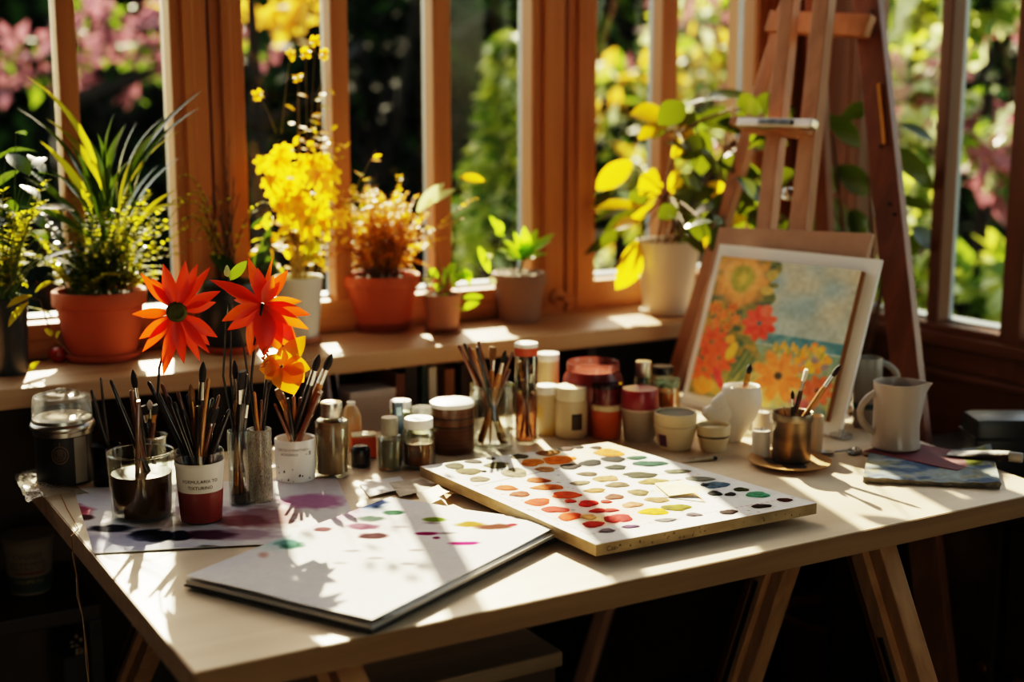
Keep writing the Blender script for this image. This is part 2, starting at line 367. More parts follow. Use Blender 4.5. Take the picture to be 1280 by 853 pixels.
tree('blossom_shrub','pale pink blossoming shrub seen behind the rubber plant','shrub',890,6.5,1.35,.65,.55,1000,.11,[PNK,PLG,YLG,PNK,MDG],7,'round',8,GARD)
tree('broadleaf_shrub','bright green leafy shrub seen between the easel and the first right-hand mullion','shrub',1120,4.4,.95,.42,.75,900,.10,[MDG,YLG,DKG,YLG,PLG],8,'round',10,GARD)
tree('blossom_shrub','pink blossoming bush in the last right-hand pane','shrub',1235,5.0,1.30,.45,.38,600,.09,[PNK,PNK,PLG,MDG],9,'round',7,GARD)
tree('broadleaf_shrub','low sunny yellow-green bush at the foot of the right-hand panes','shrub',1225,4.2,.62,.55,.50,1000,.09,[MDG,YLG,YLG,PLG,DKG],10,'round',10,GARD)
tree('conifer','dark spreading yew in the garden behind the right-hand panes','tree',1190,8.4,1.2,1.3,2.0,3000,.17,[DKG,DKG,MDG],11,'round',0,GARD,.1)
tree('conifer','dark yew in the garden behind the rubber plant','tree',830,10.6,1.2,1.3,2.0,3000,.17,[DKG,DKG,MDG],12,'round',0,GARD,.1)
# clipped dark hedge closing the garden
b=MB(); rs=np.random.RandomState(5)
pts=[polar(px,12.5) for px in (-500,0,400,800,1200,1800)]
for (xa,ya),(xb,yb) in zip(pts,pts[1:]):
    b.add([(xa,ya,-.3),(xb,yb,-.3),(xb,yb,3.6),(xa,ya,3.6)],[(0,1,2,3)])
    for k in range(900):
        t=rs.rand(); p=Vector((xa+(xb-xa)*t,ya+(yb-ya)*t,-.3+rs.rand()*4.0)); o=Vector((-p.x,-p.y,0)).normalized()
        b.leaf(p,p+(o+Vector(rs.normal(size=3))*.5)*.3,.2,nseg=2,shape='o',nrm=rs.normal(size=3))
tag(b.build('garden_hedge',DKG,smooth=0),'tall dark hedge closing the garden behind everything','hedge')
# ================================================================ TABLE AND FURNITURE
TX0,TX1,TY0,TY1=.343,1.557,1.172,1.935
t=thing('work_table','long pale birch work table on trestles, covered in paint jars','table',((TX0+TX1)/2,(TY0+TY1)/2,0))
TC=Vector(((TX0+TX1)/2,(TY0+TY1)/2,0)); TQ=[Vector((TX0,TY0,0))-TC,Vector((1.535,TY0,0))-TC,Vector((1.66,TY1,0))-TC,Vector((TX0,TY1,0))-TC]
def prism(b,pts,zb,ztp):
    n=len(pts); vs=[(p.x,p.y,zb) for p in pts]+[(p.x,p.y,ztp) for p in pts]; b.add(vs,[tuple(range(n-1,-1,-1)),tuple(range(n,2*n))]+[(i,(i+1)%n,(i+1)%n+n,i+n) for i in range(n)])
b=MB(); prism(b,TQ,TZ-.028,TZ); b.build('table_top',[TBL],t,smooth=0)
b=MB()
for p_,q_ in zip(TQ,TQ[1:]+TQ[:1]):
    d_=(q_-p_).normalized(); o_=Vector((d_.y,-d_.x,0)); b.bar(p_+o_*.001+Vector((0,0,TZ-.0146)),q_+o_*.001+Vector((0,0,TZ-.0146)),.0277,.002,o_,.0006)
b.build('edge_band',TBLE,t,smooth=0)
def trestle(u,label,front,back):
    """front/back: (pixel top, pixel bottom) of the leg centre lines seen in the plane X=u"""
    tr=thing('trestle',label,'trestle',(u,1.5,0),0)
    L=Vector((u,1.5,0))
    for (a,c) in (front,back):
        P0=pl(*a,(1,0,0),u); P1=pl(*c,(1,0,0),u); d=(P1-P0)/(P1.z-P0.z)
        top=P0+d*(.706-P0.z); bot=P0+d*(0.004-P0.z)
        lg=MB(); lg.bar(bot-L,top-L,.030,.066,(0,1,0),.003); lg.bar(bot-L+Vector((-.020,0,0)),top-L+Vector((-.020,0,0)),.012,.024,(0,1,0),.002)
        lo=lg.build('leg',TRES,tr,smooth=0)
        m=MB(); q0=bot+(top-bot)*.45-L; q1=bot+(top-bot)*.85-L; m.bar(q0+Vector((-.027,0,0)),q1+Vector((-.027,0,0)),.003,.006,(0,1,0),.001); m.build('slot',BLK,lo,smooth=0)
    yf=pl(*front[0],(1,0,0),u).y; yb=pl(*back[0],(1,0,0),u).y
    m=MB(); m.box(-.014,.03,yf-1.49,yb-1.49,.692,.7215,.003); m.build('head_beam',TRES,tr,smooth=0)
    m=MB(); m.bar((0,yf-1.5-.06,.25),(0,yb-1.5+.08,.25),.02,.04,(0,0,1),.002); m.build('stretcher',TRES,tr,smooth=0)
trestle(1.25,'pine trestle with slotted legs under the right part of the table',((1092,700),(1138,853)),((966,716),(922,853)))
trestle(.50,'pine trestle under the left end of the table, one leg beside the hanging string',((425,850),(452,920)),((196,770),(162,853)))
# box unit under the table
u0,v0=1.04,1.643
t=thing('storage_box','flat wooden storage box with a pale lid on the floor under the table','box',(.80,1.80,0))
b=MB(); b.box(-.22,.238,-.15,.17,.003,.425,.004); b.build('body',wood('dark box wood','#5b4532','#6b5440',0,4),t,smooth=0)
b=MB(); b.box(-.23,.246,-.158,.178,.425,.45,.005); b.build('lid',wood('pale lid wood','#8f775b','#a58c6d',0,4),t,smooth=0)
b=MB(); b.box(.05,.16,-.153,-.149,.36,.385,.002); b.build('grip_slot',BLK,t,smooth=0)
# low shelf with the paint bucket, left of the table
t=thing('low_shelf','dark low shelf unit in the shadow left of the table','shelf',(.18,2.24,0))
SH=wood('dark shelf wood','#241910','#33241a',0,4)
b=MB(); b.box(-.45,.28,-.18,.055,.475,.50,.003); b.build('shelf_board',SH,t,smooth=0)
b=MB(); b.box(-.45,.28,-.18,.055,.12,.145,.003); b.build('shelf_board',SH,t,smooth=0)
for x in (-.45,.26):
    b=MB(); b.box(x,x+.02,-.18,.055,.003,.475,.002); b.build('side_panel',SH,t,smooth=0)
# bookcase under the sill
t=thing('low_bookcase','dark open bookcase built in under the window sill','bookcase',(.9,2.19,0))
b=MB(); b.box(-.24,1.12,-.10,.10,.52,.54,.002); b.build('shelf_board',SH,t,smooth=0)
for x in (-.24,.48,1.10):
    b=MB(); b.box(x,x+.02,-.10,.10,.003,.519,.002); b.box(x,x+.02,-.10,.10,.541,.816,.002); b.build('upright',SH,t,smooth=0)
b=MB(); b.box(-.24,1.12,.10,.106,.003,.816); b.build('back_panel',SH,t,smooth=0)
def book(px,top,th,dep,col,label,name='book',lean=0,cat='book',grp='books on the shelf under the sill'):
    P=pl(px,top+10,(0,1,0),2.10); zt=pl(px,top,(0,1,0),2.10).z; h=zt-.541
    t=thing(name,label,cat,(P.x,2.10+dep/2,.541),0,grp); t.rotation_euler=(0,lean,0)
    c=mat('book '+col,col,col,rough=.6)
    b=MB(); b.box(-th/2,-th/2+.003,-dep/2,dep/2,.001,h,.001); b.box(th/2-.003,th/2,-dep/2,dep/2,.001,h,.001); b.box(-th/2,th/2,-dep/2,-dep/2+.003,.001,h,.001); b.build('cover',c,t,smooth=0)
    b=MB(); b.box(-th/2+.003,th/2-.003,-dep/2+.003,dep/2-.004,.004,h-.004); b.build('pages',PAPERC,t,smooth=0)
book(416,455,.022,.13,'#b7aeb4','thick pale grey-white book standing at the left end under the sill')
book(438,458,.014,.13,'#8d7f7a','thin grey book leaning to the left next to the thick pale book',lean=-.12)
book(493,468,.022,.14,'#6e3d20','brown book behind the small white carton under the sill',lean=.05)
book(514,452,.026,.14,'#2a1c15','tall nearly black book right of the brown one under the sill')
book(530,455,.012,.13,'#1f3a30','thin dark green book leaning against the white-spined book')
book(541,459,.018,.13,'#c9c3b6','white-spined book standing in the middle under the sill')
book(562,462,.022,.13,'#8a5a2c','tan brown book right of the white-spined book')
book(582,455,.02,.13,'#3c2414','dark brown book behind the brush jar under the sill')
P=pl(465,505,(0,1,0),2.095)
t=thing('carton','small off-white cardboard carton on the shelf under the sill','box',(P.x,2.125,.541))
b=MB(); b.box(-.043,.043,-.035,.03,.001,pl(465,489,(0,1,0),2.09).z-.541,.003); b.build('body',mat('carton card','#b9aca4','#c6bab1',rough=.8),t,smooth=0)
b=MB(); b.box(-.0435,.0435,-.0355,.0305,pl(465,497,(0,1,0),2.09).z-.541,pl(465,488,(0,1,0),2.09).z-.541,.002); b.build('lid',mat('carton lid card','#c3b7ae','#d0c5bb',rough=.8),t,smooth=0)
# round tray leaning in the dark at the left
t=thing('round_tray','dark round wooden tray leaning behind the lidded tin','tray',(.27,2.03,.545)); t.rotation_euler=(math.radians(-68),0,.15)
b=MB(); b.lathe([(0,0),(.105,0),(.112,.004),(.114,.016),(.110,.016),(.106,.006),(0,.005)],40); b.build('plate',wood('dark tray wood','#4a3218','#6b4a22',0,5),t)
b=MB(); b.lathe([(.080,.0055),(.088,.0062),(.088,.0066),(.080,.0066)],40); b.build('painted_band',mat('tray band','#1b2a25','#23342e'),t)
t.location=(.13,2.21,.613)
# dark cabinet and case at right
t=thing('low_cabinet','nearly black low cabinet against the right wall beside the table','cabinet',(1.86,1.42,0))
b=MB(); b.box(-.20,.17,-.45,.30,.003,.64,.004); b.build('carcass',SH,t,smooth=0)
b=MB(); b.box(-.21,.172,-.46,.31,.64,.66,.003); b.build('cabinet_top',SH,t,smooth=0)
for k in (0,1):
    b=MB(); b.box(-.212,-.201,-.44+k*.37,-.09+k*.37,.03,.63,.003); d=b.build('door',SH,t,smooth=0)
    b=MB(); b.lathe([(0,0),(.008,0),(.011,.012),(0,.02)],12,Matrix.Translation((-.212,-.13+k*.07,.4))@Matrix.Rotation(-math.pi/2,4,'Y')); b.build('knob',BRASS,d)
P=on(1245,598,.66)
t=thing('equipment_case','small black rounded case on the dark cabinet at the right edge','case',(1.735,1.43,.661),math.radians(-30))
b=MB(); b.box(-.055,.055,-.04,.04,0,.12,.014); b.build('body',BLK,t)
b=MB(); b.box(-.056,.056,-.041,.041,.085,.09,.001); b.build('seam',mat('case seam','#050505'),t,smooth=0)
# ================================================================ EASEL AND PAINTING
BL=on(852,505,TZ); BR=on(1045,548,TZ); TIL=math.radians(19)
EX=(BR-BL).normalized(); BK=Vector((-EX.y,EX.x,0)); UP=BK*math.sin(TIL)+Vector((0,0,math.cos(TIL))); NR=-BK*math.cos(TIL)+Vector((0,0,math.sin(TIL)))
def epl(px,py,off):
    O=BL-NR*off; return pl(px,py,NR,NR.dot(O))
t=thing('easel','tall wooden studio easel standing in the corner behind the painting','easel',(1.66,1.80,0))
EAS=wood('easel beech','#a07250','#bb8a66',2,4,.5); EASD=wood('easel dark beech','#693f28','#825034',2,4,.5)
L0=Vector((1.66,1.80,0))
def ebar(name,pa,pb,off,w,th,m,ext0=0,ext1=0,floor=False,par=None,top=None):
    a=epl(*pa,off);c=epl(*pb,off); d=(a-c).normalized()
    a=a+d*ext0; c=c-d*ext1
    if floor: c=c+(a-c)*((c.z-.004)/(c.z-a.z)) if False else a+(c-a)*((a.z-.006)/(a.z-c.z))
    b=MB(); b.bar(c-L0,a-L0,w,th,NR,.002); return b.build(name,m,par or t,smooth=0)
ebar('mast',(1031,0),(1001,286),.045,.034,.024,EAS,.28,.30)
ebar('mast',(987,10),(958,290),.055,.030,.024,EAS,.20,.30)
ebar('leg',(985,10),(845,470),.14,.030,.020,EAS,.2,0,True)
lg=ebar('leg',(1085,0),(1135,470),.14,.050,.022,EASD,.2,0,True)
# brass tracks set in the right leg
a=epl(1099,105,.127);c=epl(1106,180,.127); b=MB(); b.bar(c-L0,a-L0,.007,.004,NR,.001); b.build('slide_rail',BRASS,lg,smooth=0)
for q in ((1101,183),(1112,255),(1118,268),(1091,14)):
    p=epl(*q,.128)-L0; b=MB(); b.lathe([(0,0),(.003,0),(.003,.0015),(0,.002)],10,Matrix.Translation(p)@NR.to_track_quat('Z','Y').to_matrix().to_4x4()); b.build('screw',mat('dark screw','#2a2420','#3a322c',rough=.4,metal=.7),lg)
ebar('cross_bar',(968,28),(1082,33),.110,.040,.018,EAS,.01,.01)
# rear leg to the floor
b=MB(); A=epl(1000,20,.17); b.bar(Vector((1.93,1.93,.01))-L0,A+UP*.1-L0,.03,.022,BK,.002); b.build('rear_leg',EASD,t,smooth=0)
# upper canvas holder: a wooden shelf with a metal clamp box
a=epl(932,160,.045);c=epl(1022,168,.045)
b=MB(); b.bar(a-L0+NR*.018,c-L0+NR*.018-UP*.0,.016,.060,NR,.002); hs=b.build('upper_holder',EAS,t,smooth=0)
a=epl(925,154,.0);c=epl(1019,156,.0)
b=MB(); b.bar(a-L0,c-L0,.016,.020,NR,.003); b.build('clamp_rail',STEEL,hs,smooth=0)
b=MB(); b.bar(a+(c-a)*.30-L0+NR*.003,a+(c-a)*.76-L0+NR*.003,.010,.022,NR,.002); b.build('clamp_window',mat('dark clamp inlay','#3a4145','#7c8488',rough=.3,metal=.6,scale=60),hs,smooth=0)
a=epl(981,243,.05);c=epl(1000,243,.05); b=MB(); b.bar(a-L0,c-L0,.02,.014,NR,.002); b.lathe([(0,0),(.009,0),(.010,.008),(.005,.016),(0,.017)],12,Matrix.Translation((a+c)/2-L0+NR*.006)@NR.to_track_quat('Z','Y').to_matrix().to_4x4()); b.build('wing_bolt',STEEL,t)
# lower ledge of the easel that carries the boards
# brown board behind
def board(name,label,cat,tl,tr,off,bottom,th,m,w=None):
    a=epl(*tl,off);c=epl(*tr,off); wv=(c-a); wl=wv.length; ex=wv.normalized()
    h=(a-(BL-NR*off)).dot(UP)-bottom
    o=thing(name,label,cat,a-UP*h); M=Matrix((ex.to_tuple(),NR.cross(ex).to_tuple(),NR.to_tuple())).transposed()
    o.rotation_euler=M.to_euler(); return o,wl,h
o,wl,h=board('backing_board','plain pinkish-brown drawing board leaning behind the white mount','board',(905,284),(1097,292),.016,.010,.01,CARD)
b=MB(); b.box(0,wl,0,h,-.011,0,.0012); b.build('panel',mat('pinkish card','#a9846d','#b58f77',rough=.85,scale=30),o,smooth=0)
o,wl,h=board('flower_painting','flower and sea painting fixed on a white mount, leaning on the easel','painting',(900,305),(1103,325),.0,.0,.004,PAPER)
b=MB(); b.box(0,wl,0.001,h,-.005,0,.0008); b.build('mount_board',PAPER,o,smooth=0)
# picture panel: corner pixels TL (911,322) TR (1079,342) BR (1012,537) BL (866,497) measured on the mount
Oa=epl(900,305,0)-UP*h
def loc(px,py,off=0): d=epl(px,py,-off)-Oa; return d.dot(EX),d.dot(UP)
x0,y1=loc(911,321,.012); x1,_=loc(1077,342,.012); _,y0=loc(868,500,.012)
x0=.022; y0=.022; x1=max(x1,.27)
b=MB(); b.box(x0,x1,y0,y1,.0005,.0125,.0006); cv=b.build('canvas',[mat('raw canvas edge','#8a5c38','#9c6d46',rough=.8)],o,smooth=0)
A=Art(190,180,(.66,.72,.68),11)
m=np.clip((.50-A.Y)/.02,0,1); A.mix(m*np.clip(A.noise(5)*1.2,0,1),(.72,.70,.60)); A.mix(m*np.clip((A.noise(7)-.4)*2,0,1)*.8,(.45,.62,.68)); A.mix(m*np.clip((A.X-.6)*1.5,0,.8)*np.clip((A.noise(6)),0,1),(.78,.68,.52))
A.mix(np.clip((A.Y-.49)/.01,0,1)*np.clip((.575-A.Y)/.01,0,1),(.22,.45,.50)); A.mix(np.clip((A.Y-.49)/.01,0,1)*np.clip((.575-A.Y)/.01,0,1)*np.clip((A.noise(16)-.5)*3,0,1),(.45,.60,.58))
A.mix(np.clip((A.Y-.575)/.01,0,1),(.42,.55,.46)); A.mix(np.clip((A.Y-.62)/.1,0,1)*A.noise(8),(.60,.62,.40))
# left bank of foliage
e=np.clip((.45+.03*np.sin(A.Y*30)-A.X-.05*np.clip(A.Y-.5,0,1))/.02,0,1); A.mix(e,(.42,.42,.18)); A.mix(e*np.clip((A.noise(14)-.45)*4,0,1),(.70,.50,.14)); A.mix(e*np.clip((A.noise(20)-.55)*5,0,1),(.25,.33,.22))
A.mix(np.clip((A.Y-.70)/.2,0,1)*np.clip(A.noise(9)*1.3-.2,0,1),(.80,.70,.30))
A.ell(.20,.16,.23,.21,(.86,.55,.25),0,.3,1,.3); A.ell(.20,.15,.16,.16,(.90,.62,.30),0,.25); A.ell(.20,.15,.10,.115,(.62,.58,.16),0,.3,1,.3); A.ell(.20,.15,.05,.06,(.80,.68,.24),0,.6)
A.ell(.41,.10,.05,.05,(.75,.65,.30),0,.4); A.ell(.40,.21,.06,.04,(.80,.66,.30),0,.4); A.ell(.43,.26,.05,.025,(.35,.38,.18)); A.ell(.44,.17,.04,.02,(.38,.40,.18))
for cx,cy,rr in ((.05,.38,.06),(.12,.42,.05),(.18,.36,.05),(.08,.48,.05),(.22,.44,.05),(.17,.50,.045)):
    A.flower(cx,cy,rr,7,(.85,.40,.12),(.90,.58,.16),(.80,.35,.15))
A.flower(.40,.44,.13,9,(.88,.22,.13),(.92,.36,.20),(.25,.35,.40),1.0,.5,.3,.15); A.ell(.43,.35,.05,.05,(.90,.38,.25))
A.flower(.09,.62,.13,9,(.90,.30,.12),(.93,.42,.14),None); A.flower(.17,.72,.13,10,(.92,.36,.12),(.88,.24,.16),None,1,.4); A.flower(.08,.82,.12,8,(.92,.40,.12),(.85,.25,.2),None); A.ell(.20,.86,.03,.10,(.88,.25,.22),-.6); A.ell(.10,.93,.10,.07,(.93,.60,.16),0,.3,1,.3)
A.ell(.25,.66,.04,.08,(.93,.70,.16),.3); A.ell(.22,.58,.04,.04,(.92,.62,.18))
for k in range(26):
    x=.34+.006*k; A.ell(x-.02*(k%4),.74+.01*(k%5),.008,.15,[(.30,.40,.20),(.50,.52,.22),(.24,.34,.26)][k%3],.25+.02*k,.3)
for k in range(16): A.ell(.46+.02*(k%8),.58+.008*k,.10,.004,(.62,.62,.40),-.7+.05*k,.4,.8)
A.ell(.62,.80,.20,.20,(.84,.70,.36),0,.3,.9,.4)
A.flower(.62,.77,.20,8,(.90,.48,.16),(.92,.60,.24),(.20,.17,.10),.95,.42,.2,.17)
for k in range(34):
    a=A.r.rand()*6.28; q=A.r.rand()**.5; A.ell(.82+.11*q*math.cos(a),.62+.10*q*math.sin(a),.028,.026,[(.93,.60,.14),(.95,.72,.16),(.90,.48,.14),(.55,.45,.45)][k%4],0,.3)
for k in range(14): A.ell(.55+.025*k,.58+.02*math.sin(k*2.1),.016,.04,[(.80,.62,.20),(.62,.55,.18),(.90,.62,.18)][k%3],.3*math.sin(k),.4)
A.flower(.90,.82,.11,9,(.82,.38,.16),(.78,.30,.20),(.30,.14,.08),1,.5,.1,.2)
A.ell(.84,.95,.12,.07,(.70,.25,.28),.3,.4,.9,.5); A.ell(.95,.97,.06,.06,(.35,.45,.40),0,.4); A.ell(.45,.97,.22,.06,(.90,.80,.42),0,.5)
A.var(40,.10); A.var(12,.08); A.a=np.clip(.15+A.a*.95,0,1)
grid_mesh('painted_surface',190,180,lambda s,q:(x0+(x1-x0)*s,y1+(y0-y1)*q,.0128),A.a,attrmat('oil paint',.55,.3,0,.3),cv)
# ================================================================ JARS, CUPS, BRUSHES
def seat(xl,xr,pyb,pyt,z=TZ):
    """centre, radius, height of a round thing: left/right pixel, front base pixel, pixel of the top ellipse centre"""
    P=on((xl+xr)/2,pyb,z); d=Vector((P.x,P.y,0)); dep=FW.dot(P)*math.cos(PITCH)+(CZ-z)*math.sin(PITCH)
    r=(xr-xl)/2*dep/F; C=P+d.normalized()*r
    dep2=FW.dot(C)*math.cos(PITCH)+(CZ-z)*math.sin(PITCH); r=(xr-xl)/2*dep2/F; C=P+d.normalized()*r
    T=at((xl+xr)/2,pyt,C); return Vector((C.x,C.y,z+.0004)),r,T.z-z
def face_cam(C): return math.atan2(-C.y,-C.x)     # azimuth from C to the camera
def cyl_text(txt,size,r,z,parent,m,phi,name='lettering',sx=1.0,rz=0):
    cu=bpy.data.curves.new('t','FONT'); cu.body=txt; cu.size=size; cu.align_x='CENTER'; cu.resolution_u=2
    ob=bpy.data.objects.new('t',cu); COL.objects.link(ob); dg=bpy.context.evaluated_depsgraph_get(); me=bpy.data.meshes.new_from_object(ob.evaluated_get(dg))
    bpy.data.objects.remove(ob); bm=bmesh.new(); bm.from_mesh(me)
    bmesh.ops.subdivide_edges(bm,edges=[e for e in bm.edges if e.calc_length()>size*.4],cuts=2)
    bmesh.ops.triangulate(bm,faces=bm.faces[:])
    b=MB(); vs=[]
    for w in bm.verts:
        a=phi+w.co.x*sx/r; rr=r(w.co.y) if callable(r) else r
        vs.append((rr*math.cos(a),rr*math.sin(a),z+w.co.y))
    bm.verts.index_update(); b.add(vs,[[w.index for w in f.verts] for f in bm.faces]); bm.free(); bpy.data.meshes.remove(me)
    return b.build(name,m,parent,smooth=0)
def wall_prof(r0,r1,h,th=.002,base=.004,lip=0):
    """open vessel profile, outer wall then inner wall"""
    return [(0,0),(r0*.94,0),(r0,.002),(r1,h-.0015),(r1-th*.5,h),(r1-th,h-.0012),(r0-th,base+.002),(r0*.85,base),(0,base)]
def patch(r0,r1,z0,z1,a0,a1,seg=14):
    b=MB(); vs=[];fs=[]
    for k in range(seg+1):
        a=a0+(a1-a0)*k/seg; vs+=[(r0*math.cos(a),r0*math.sin(a),z0),(r1*math.cos(a),r1*math.sin(a),z1)]
    for k in range(seg): fs.append((2*k,2*k+2,2*k+3,2*k+1))
    b.add(vs,fs); return b
def liquid(r0,r1,z0,z1,m,parent,name='contents',wav=0):
    b=MB(); b.lathe([(0,z0),(r0,z0),(r1,z1),(r1*.6,z1-.0005),(0,z1-.001)],28); return b.build(name,m,parent)
VES={}
# --- lidded tin
C,r,h=seat(45,121,611,535); ht=at(82,489,C).z-TZ; ph=face_cam(C)
t=thing('lidded_tin','black labelled canister with a clear domed lid, left end of the table','canister',C)
b=MB(); b.lathe([(0,0),(r*.88,0),(r*.90,.003),(r*.90,h*.93),(r*.86,h*.95),(0,h*.95)],36); b.build('body',mat('dark tin print','#151210','#231c15',rough=.45,scale=90,stretch=(1,1,.2)),t)
b=MB(); b.lathe([(r*.86,h*.90),(r*.95,h*.92),(r*.95,h*1.0),(r*1.02,h*1.02),(r*1.04,h*1.07),(r*1.0,h*1.12),(r*.95,h*1.14),(r*.93,h*1.2),(r*.80,h*1.24),(0,h*1.24)],36); b.build('rim_lid',STEEL,t)
b=MB(); b.lathe([(r*.96,h*1.14),(r*.93,ht*.90),(r*.88,ht*.95),(r*.55,ht*.985),(r*.2,ht*.99),(0,ht*.99)],36); dm=b.build('domed_cover',GLASSH,t)
b=MB(); b.lathe([(0,ht*.985),(r*.17,ht*.985),(r*.18,ht*1.02),(r*.12,ht*1.03),(0,ht*1.03)],18); b.build('knob',GLASSH,dm)
b=patch(r*.905,r*.905,h*.05,h*.9,ph+.35,ph+.85); b.build('label',mat('tin side label','#8a7f70','#9c9080',rough=.6),t,label='pale label strip')
em=MB()
def on_cyl(R0,z,a): return (R0*math.cos(a),R0*math.sin(a),z)
for rad,wd in ((.0125,.0012),(.0085,.0009)):
    cz=h*.60; vs=[];fs=[]
    for k in range(41):
        an=2*math.pi*k/40
        for q in (rad-wd,rad): vs.append(on_cyl(r*.907,cz+q*math.sin(an),ph-.15+q*math.cos(an)/r))
    for k in range(40): fs.append((2*k,2*k+2,2*k+3,2*k+1))
    em.add(vs,fs)
for k in range(9):
    z=h*.60-.006+k*.0015; w=.005*abs(math.sin(k*1.7))+.001; em.add([on_cyl(r*.907,z,ph-.15-w/r),on_cyl(r*.907,z,ph-.15+w/r),on_cyl(r*.907,z+.0007,ph-.15+w/r),on_cyl(r*.907,z+.0007,ph-.15-w/r)],[(0,1,2,3)])
em.add([on_cyl(r*.907,h*.60+.0125,ph-.15-.0006/r),on_cyl(r*.907,h*.60+.0125,ph-.15+.0006/r),on_cyl(r*.907,h*.60+.018,ph-.15+.0006/r),on_cyl(r*.907,h*.60+.018,ph-.15-.0006/r)],[(0,1,2,3)])
em.build('emblem',INKB,t,smooth=0)
def vessel(key,name,label,cat,xl,xr,pyb,pyt,taper=1.0,m=GLASS,th=.002,contents=None,fill=.5,grp=None,rim=True):
    C,r,h=seat(xl,xr,pyb,pyt); t=thing(name,label,cat,C,0,grp)
    b=MB(); b.lathe(wall_prof(r*taper,r,h,th),36); bo=b.build('body',m,t)
    if rim:
        b=MB(); b.tube([(( r-th/2)*math.cos(a),(r-th/2)*math.sin(a),h) for a in [2*math.pi*k/36 for k in range(37)]],th*.62,6,cap=False); b.build('rim',m,bo)
    if contents: liquid((r*taper-th*1.3),(r*taper+(r-r*taper)*fill)-th*1.3,.0045,h*fill,contents,t)
    VES[key]=(C,r*taper-th,r-th,h,t); return t,C,r,h
BRW=mat('muddy brown water','#3c2410','#643f1c',rough=.45,spec=.15,scale=40,bump=.3)
vessel('C','smoky_glass','dark smoky drinking glass between the canister and the brown-water tumbler','glass',116,154,611,557,.9,GLASSD,contents=mat('dark brush water','#0f1316','#1a2023',rough=.3),fill=.35)
vessel('D','water_tumbler','wide clear tumbler of murky brown brush water, front left on the table','glass',139,221,657,565,.92,GLASS,.0025,BRW,.68)
# red paint cup
C,r,h=seat(222,283,660,563); ph=face_cam(C); rb=r*.82; rad=lambda z: rb+(r-rb)*z/h
t=thing('paint_cup','clear plastic cup half full of dark red paint with a white printed band','cup',C)
b=MB(); b.lathe(wall_prof(rb,r,h,.0016),36); bo=b.build('body',GLASS,t)
RED=mat('dark red paint','#6b1f14','#822a1c',rough=.35)
zr=h*.46; zl=h*.80
b=MB(); b.lathe([(0,.003),(rb+.0004,.003),(rad(zr)+.0005,zr),(rad(zr)-.003,zr),(0,zr-.001)],36); b.build('paint',RED,t)
b=MB(); b.lathe([(rad(zr)+.0003,zr),(rad(zl)+.0006,zl),(rad(zl)+.0016,zl+.003),(rad(zl)+.0004,zl+.006),(rad(zl)-.001,zl+.004),(rad(zr)-.001,zr)],36); wb=b.build('label_band',mat('white band','#c9bfb2','#d6ccc0',rough=.5),t)
cyl_text('FORMULARIA TO',.0060,rad(zr+.016)+.0013,zr+.0135,wb,INK,ph); cyl_text('TIXTURINO',.0060,rad(zr+.008)+.0010,zr+.0055,wb,INK,ph)
VES['E']=(C,rb-.002,r-.002,h,t)
vessel('F1','narrow_glass','narrow tall clear glass packed with dark brushes behind the red paint cup','glass',287,315,635,539,.97,GLASS,.0015,mat('dark rinse','#2a1a0e','#463020',rough=.5,scale=60,stretch=(8,8,1)),.16)
vessel('F2','frosted_vase','tall frosted cylinder vase holding the cut flowers','vase',312,342,631,537,.97,FROST,.002)
vessel('B','back_glass','small clear glass with ragged brushes behind the brown-water tumbler','glass',168,212,606,545,.9,GLASS,.002)
# white printed cup
C,r,h=seat(345,396,606,547); ph=face_cam(C)
t=thing('brush_cup','white ceramic cup with small black print and paint specks, full of brushes','cup',C)
b=MB(); b.lathe([(0,0),(r*.88,0),(r*.93,.002),(r*.985,h*.35),(r,h-.002),(r-.0012,h),(r-.003,h-.002),(r*.9,.006),(0,.005)],40); bo=b.build('body',CERW,t)
cyl_text('CERTO·O·PARTNO>',.0052,r*1.004,h*.77,bo,INK,ph-.15); cyl_text('ACADEMIGS',.0046,r*1.004,h*.665,bo,INK,ph-.32); cyl_text('- 8',.0085,r*1.004,h*.655,bo,INK,ph+.66)
sp=MB()
for k in range(12):
    a=ph+R.uniform(-1.1,1.1); z=h*R.uniform(.02,.4); s=R.uniform(.0006,.0016); sp.add([on_cyl(r*1.003,z,a-s/r),on_cyl(r*1.003,z,a+s/r),on_cyl(r*1.003,z+s*2,a+s/r),on_cyl(r*1.003,z+s*2.4,a)],[(0,1,2,3)])
sp.build('paint_specks',INK,bo,smooth=0)
VES['G']=(C,r*.88,r-.004,h,t)
# --- closed jars and bottles
def jar(name,label,cat,xl,xr,pyb,pyt,body,lid=None,lidfrac=.2,shoulder=.0,neck=.75,fill=None,fillfrac=.7,grp=None,lidr=None,band=None):
    """pyt is the pixel of the centre of the very top; lidfrac of the height is lid"""
    C,r,h=seat(xl,xr,pyb,pyt); t=thing(name,label,cat,C,0,grp); hb=h*(1-lidfrac); lr=r*(lidr or (neck*1.08))
    p=[(0,0),(r*.93,0),(r,.003),(r,hb*(1-shoulder)-.002)]
    if shoulder: p+=[(r*.97,hb*(1-shoulder*.6)),(r*(neck+1)/2,hb*(1-shoulder*.2)),(r*neck,hb)]
    else: p+=[(r*.985,hb),]
    b=MB(); b.lathe(p+[(0,hb)] if fill is None else p+[(p[-1][0]-.002,hb),(r-.002,hb*(1-shoulder)-.003),(r-.002,.005),(0,.005)],32); bo=b.build('body',body,t)
    if fill: liquid(r-.0025,r-.0025,.0055,hb*fillfrac,fill,t)
    if lid:
        b=MB(); b.lathe([(0,hb-.0005),(lr*.98,hb-.0005),(lr,hb+.001),(lr,h-.002),(lr*.96,h),(0,h)],32); b.build('lid',lid,t)
        if name!='x':
            pass
    return t,C,r,h
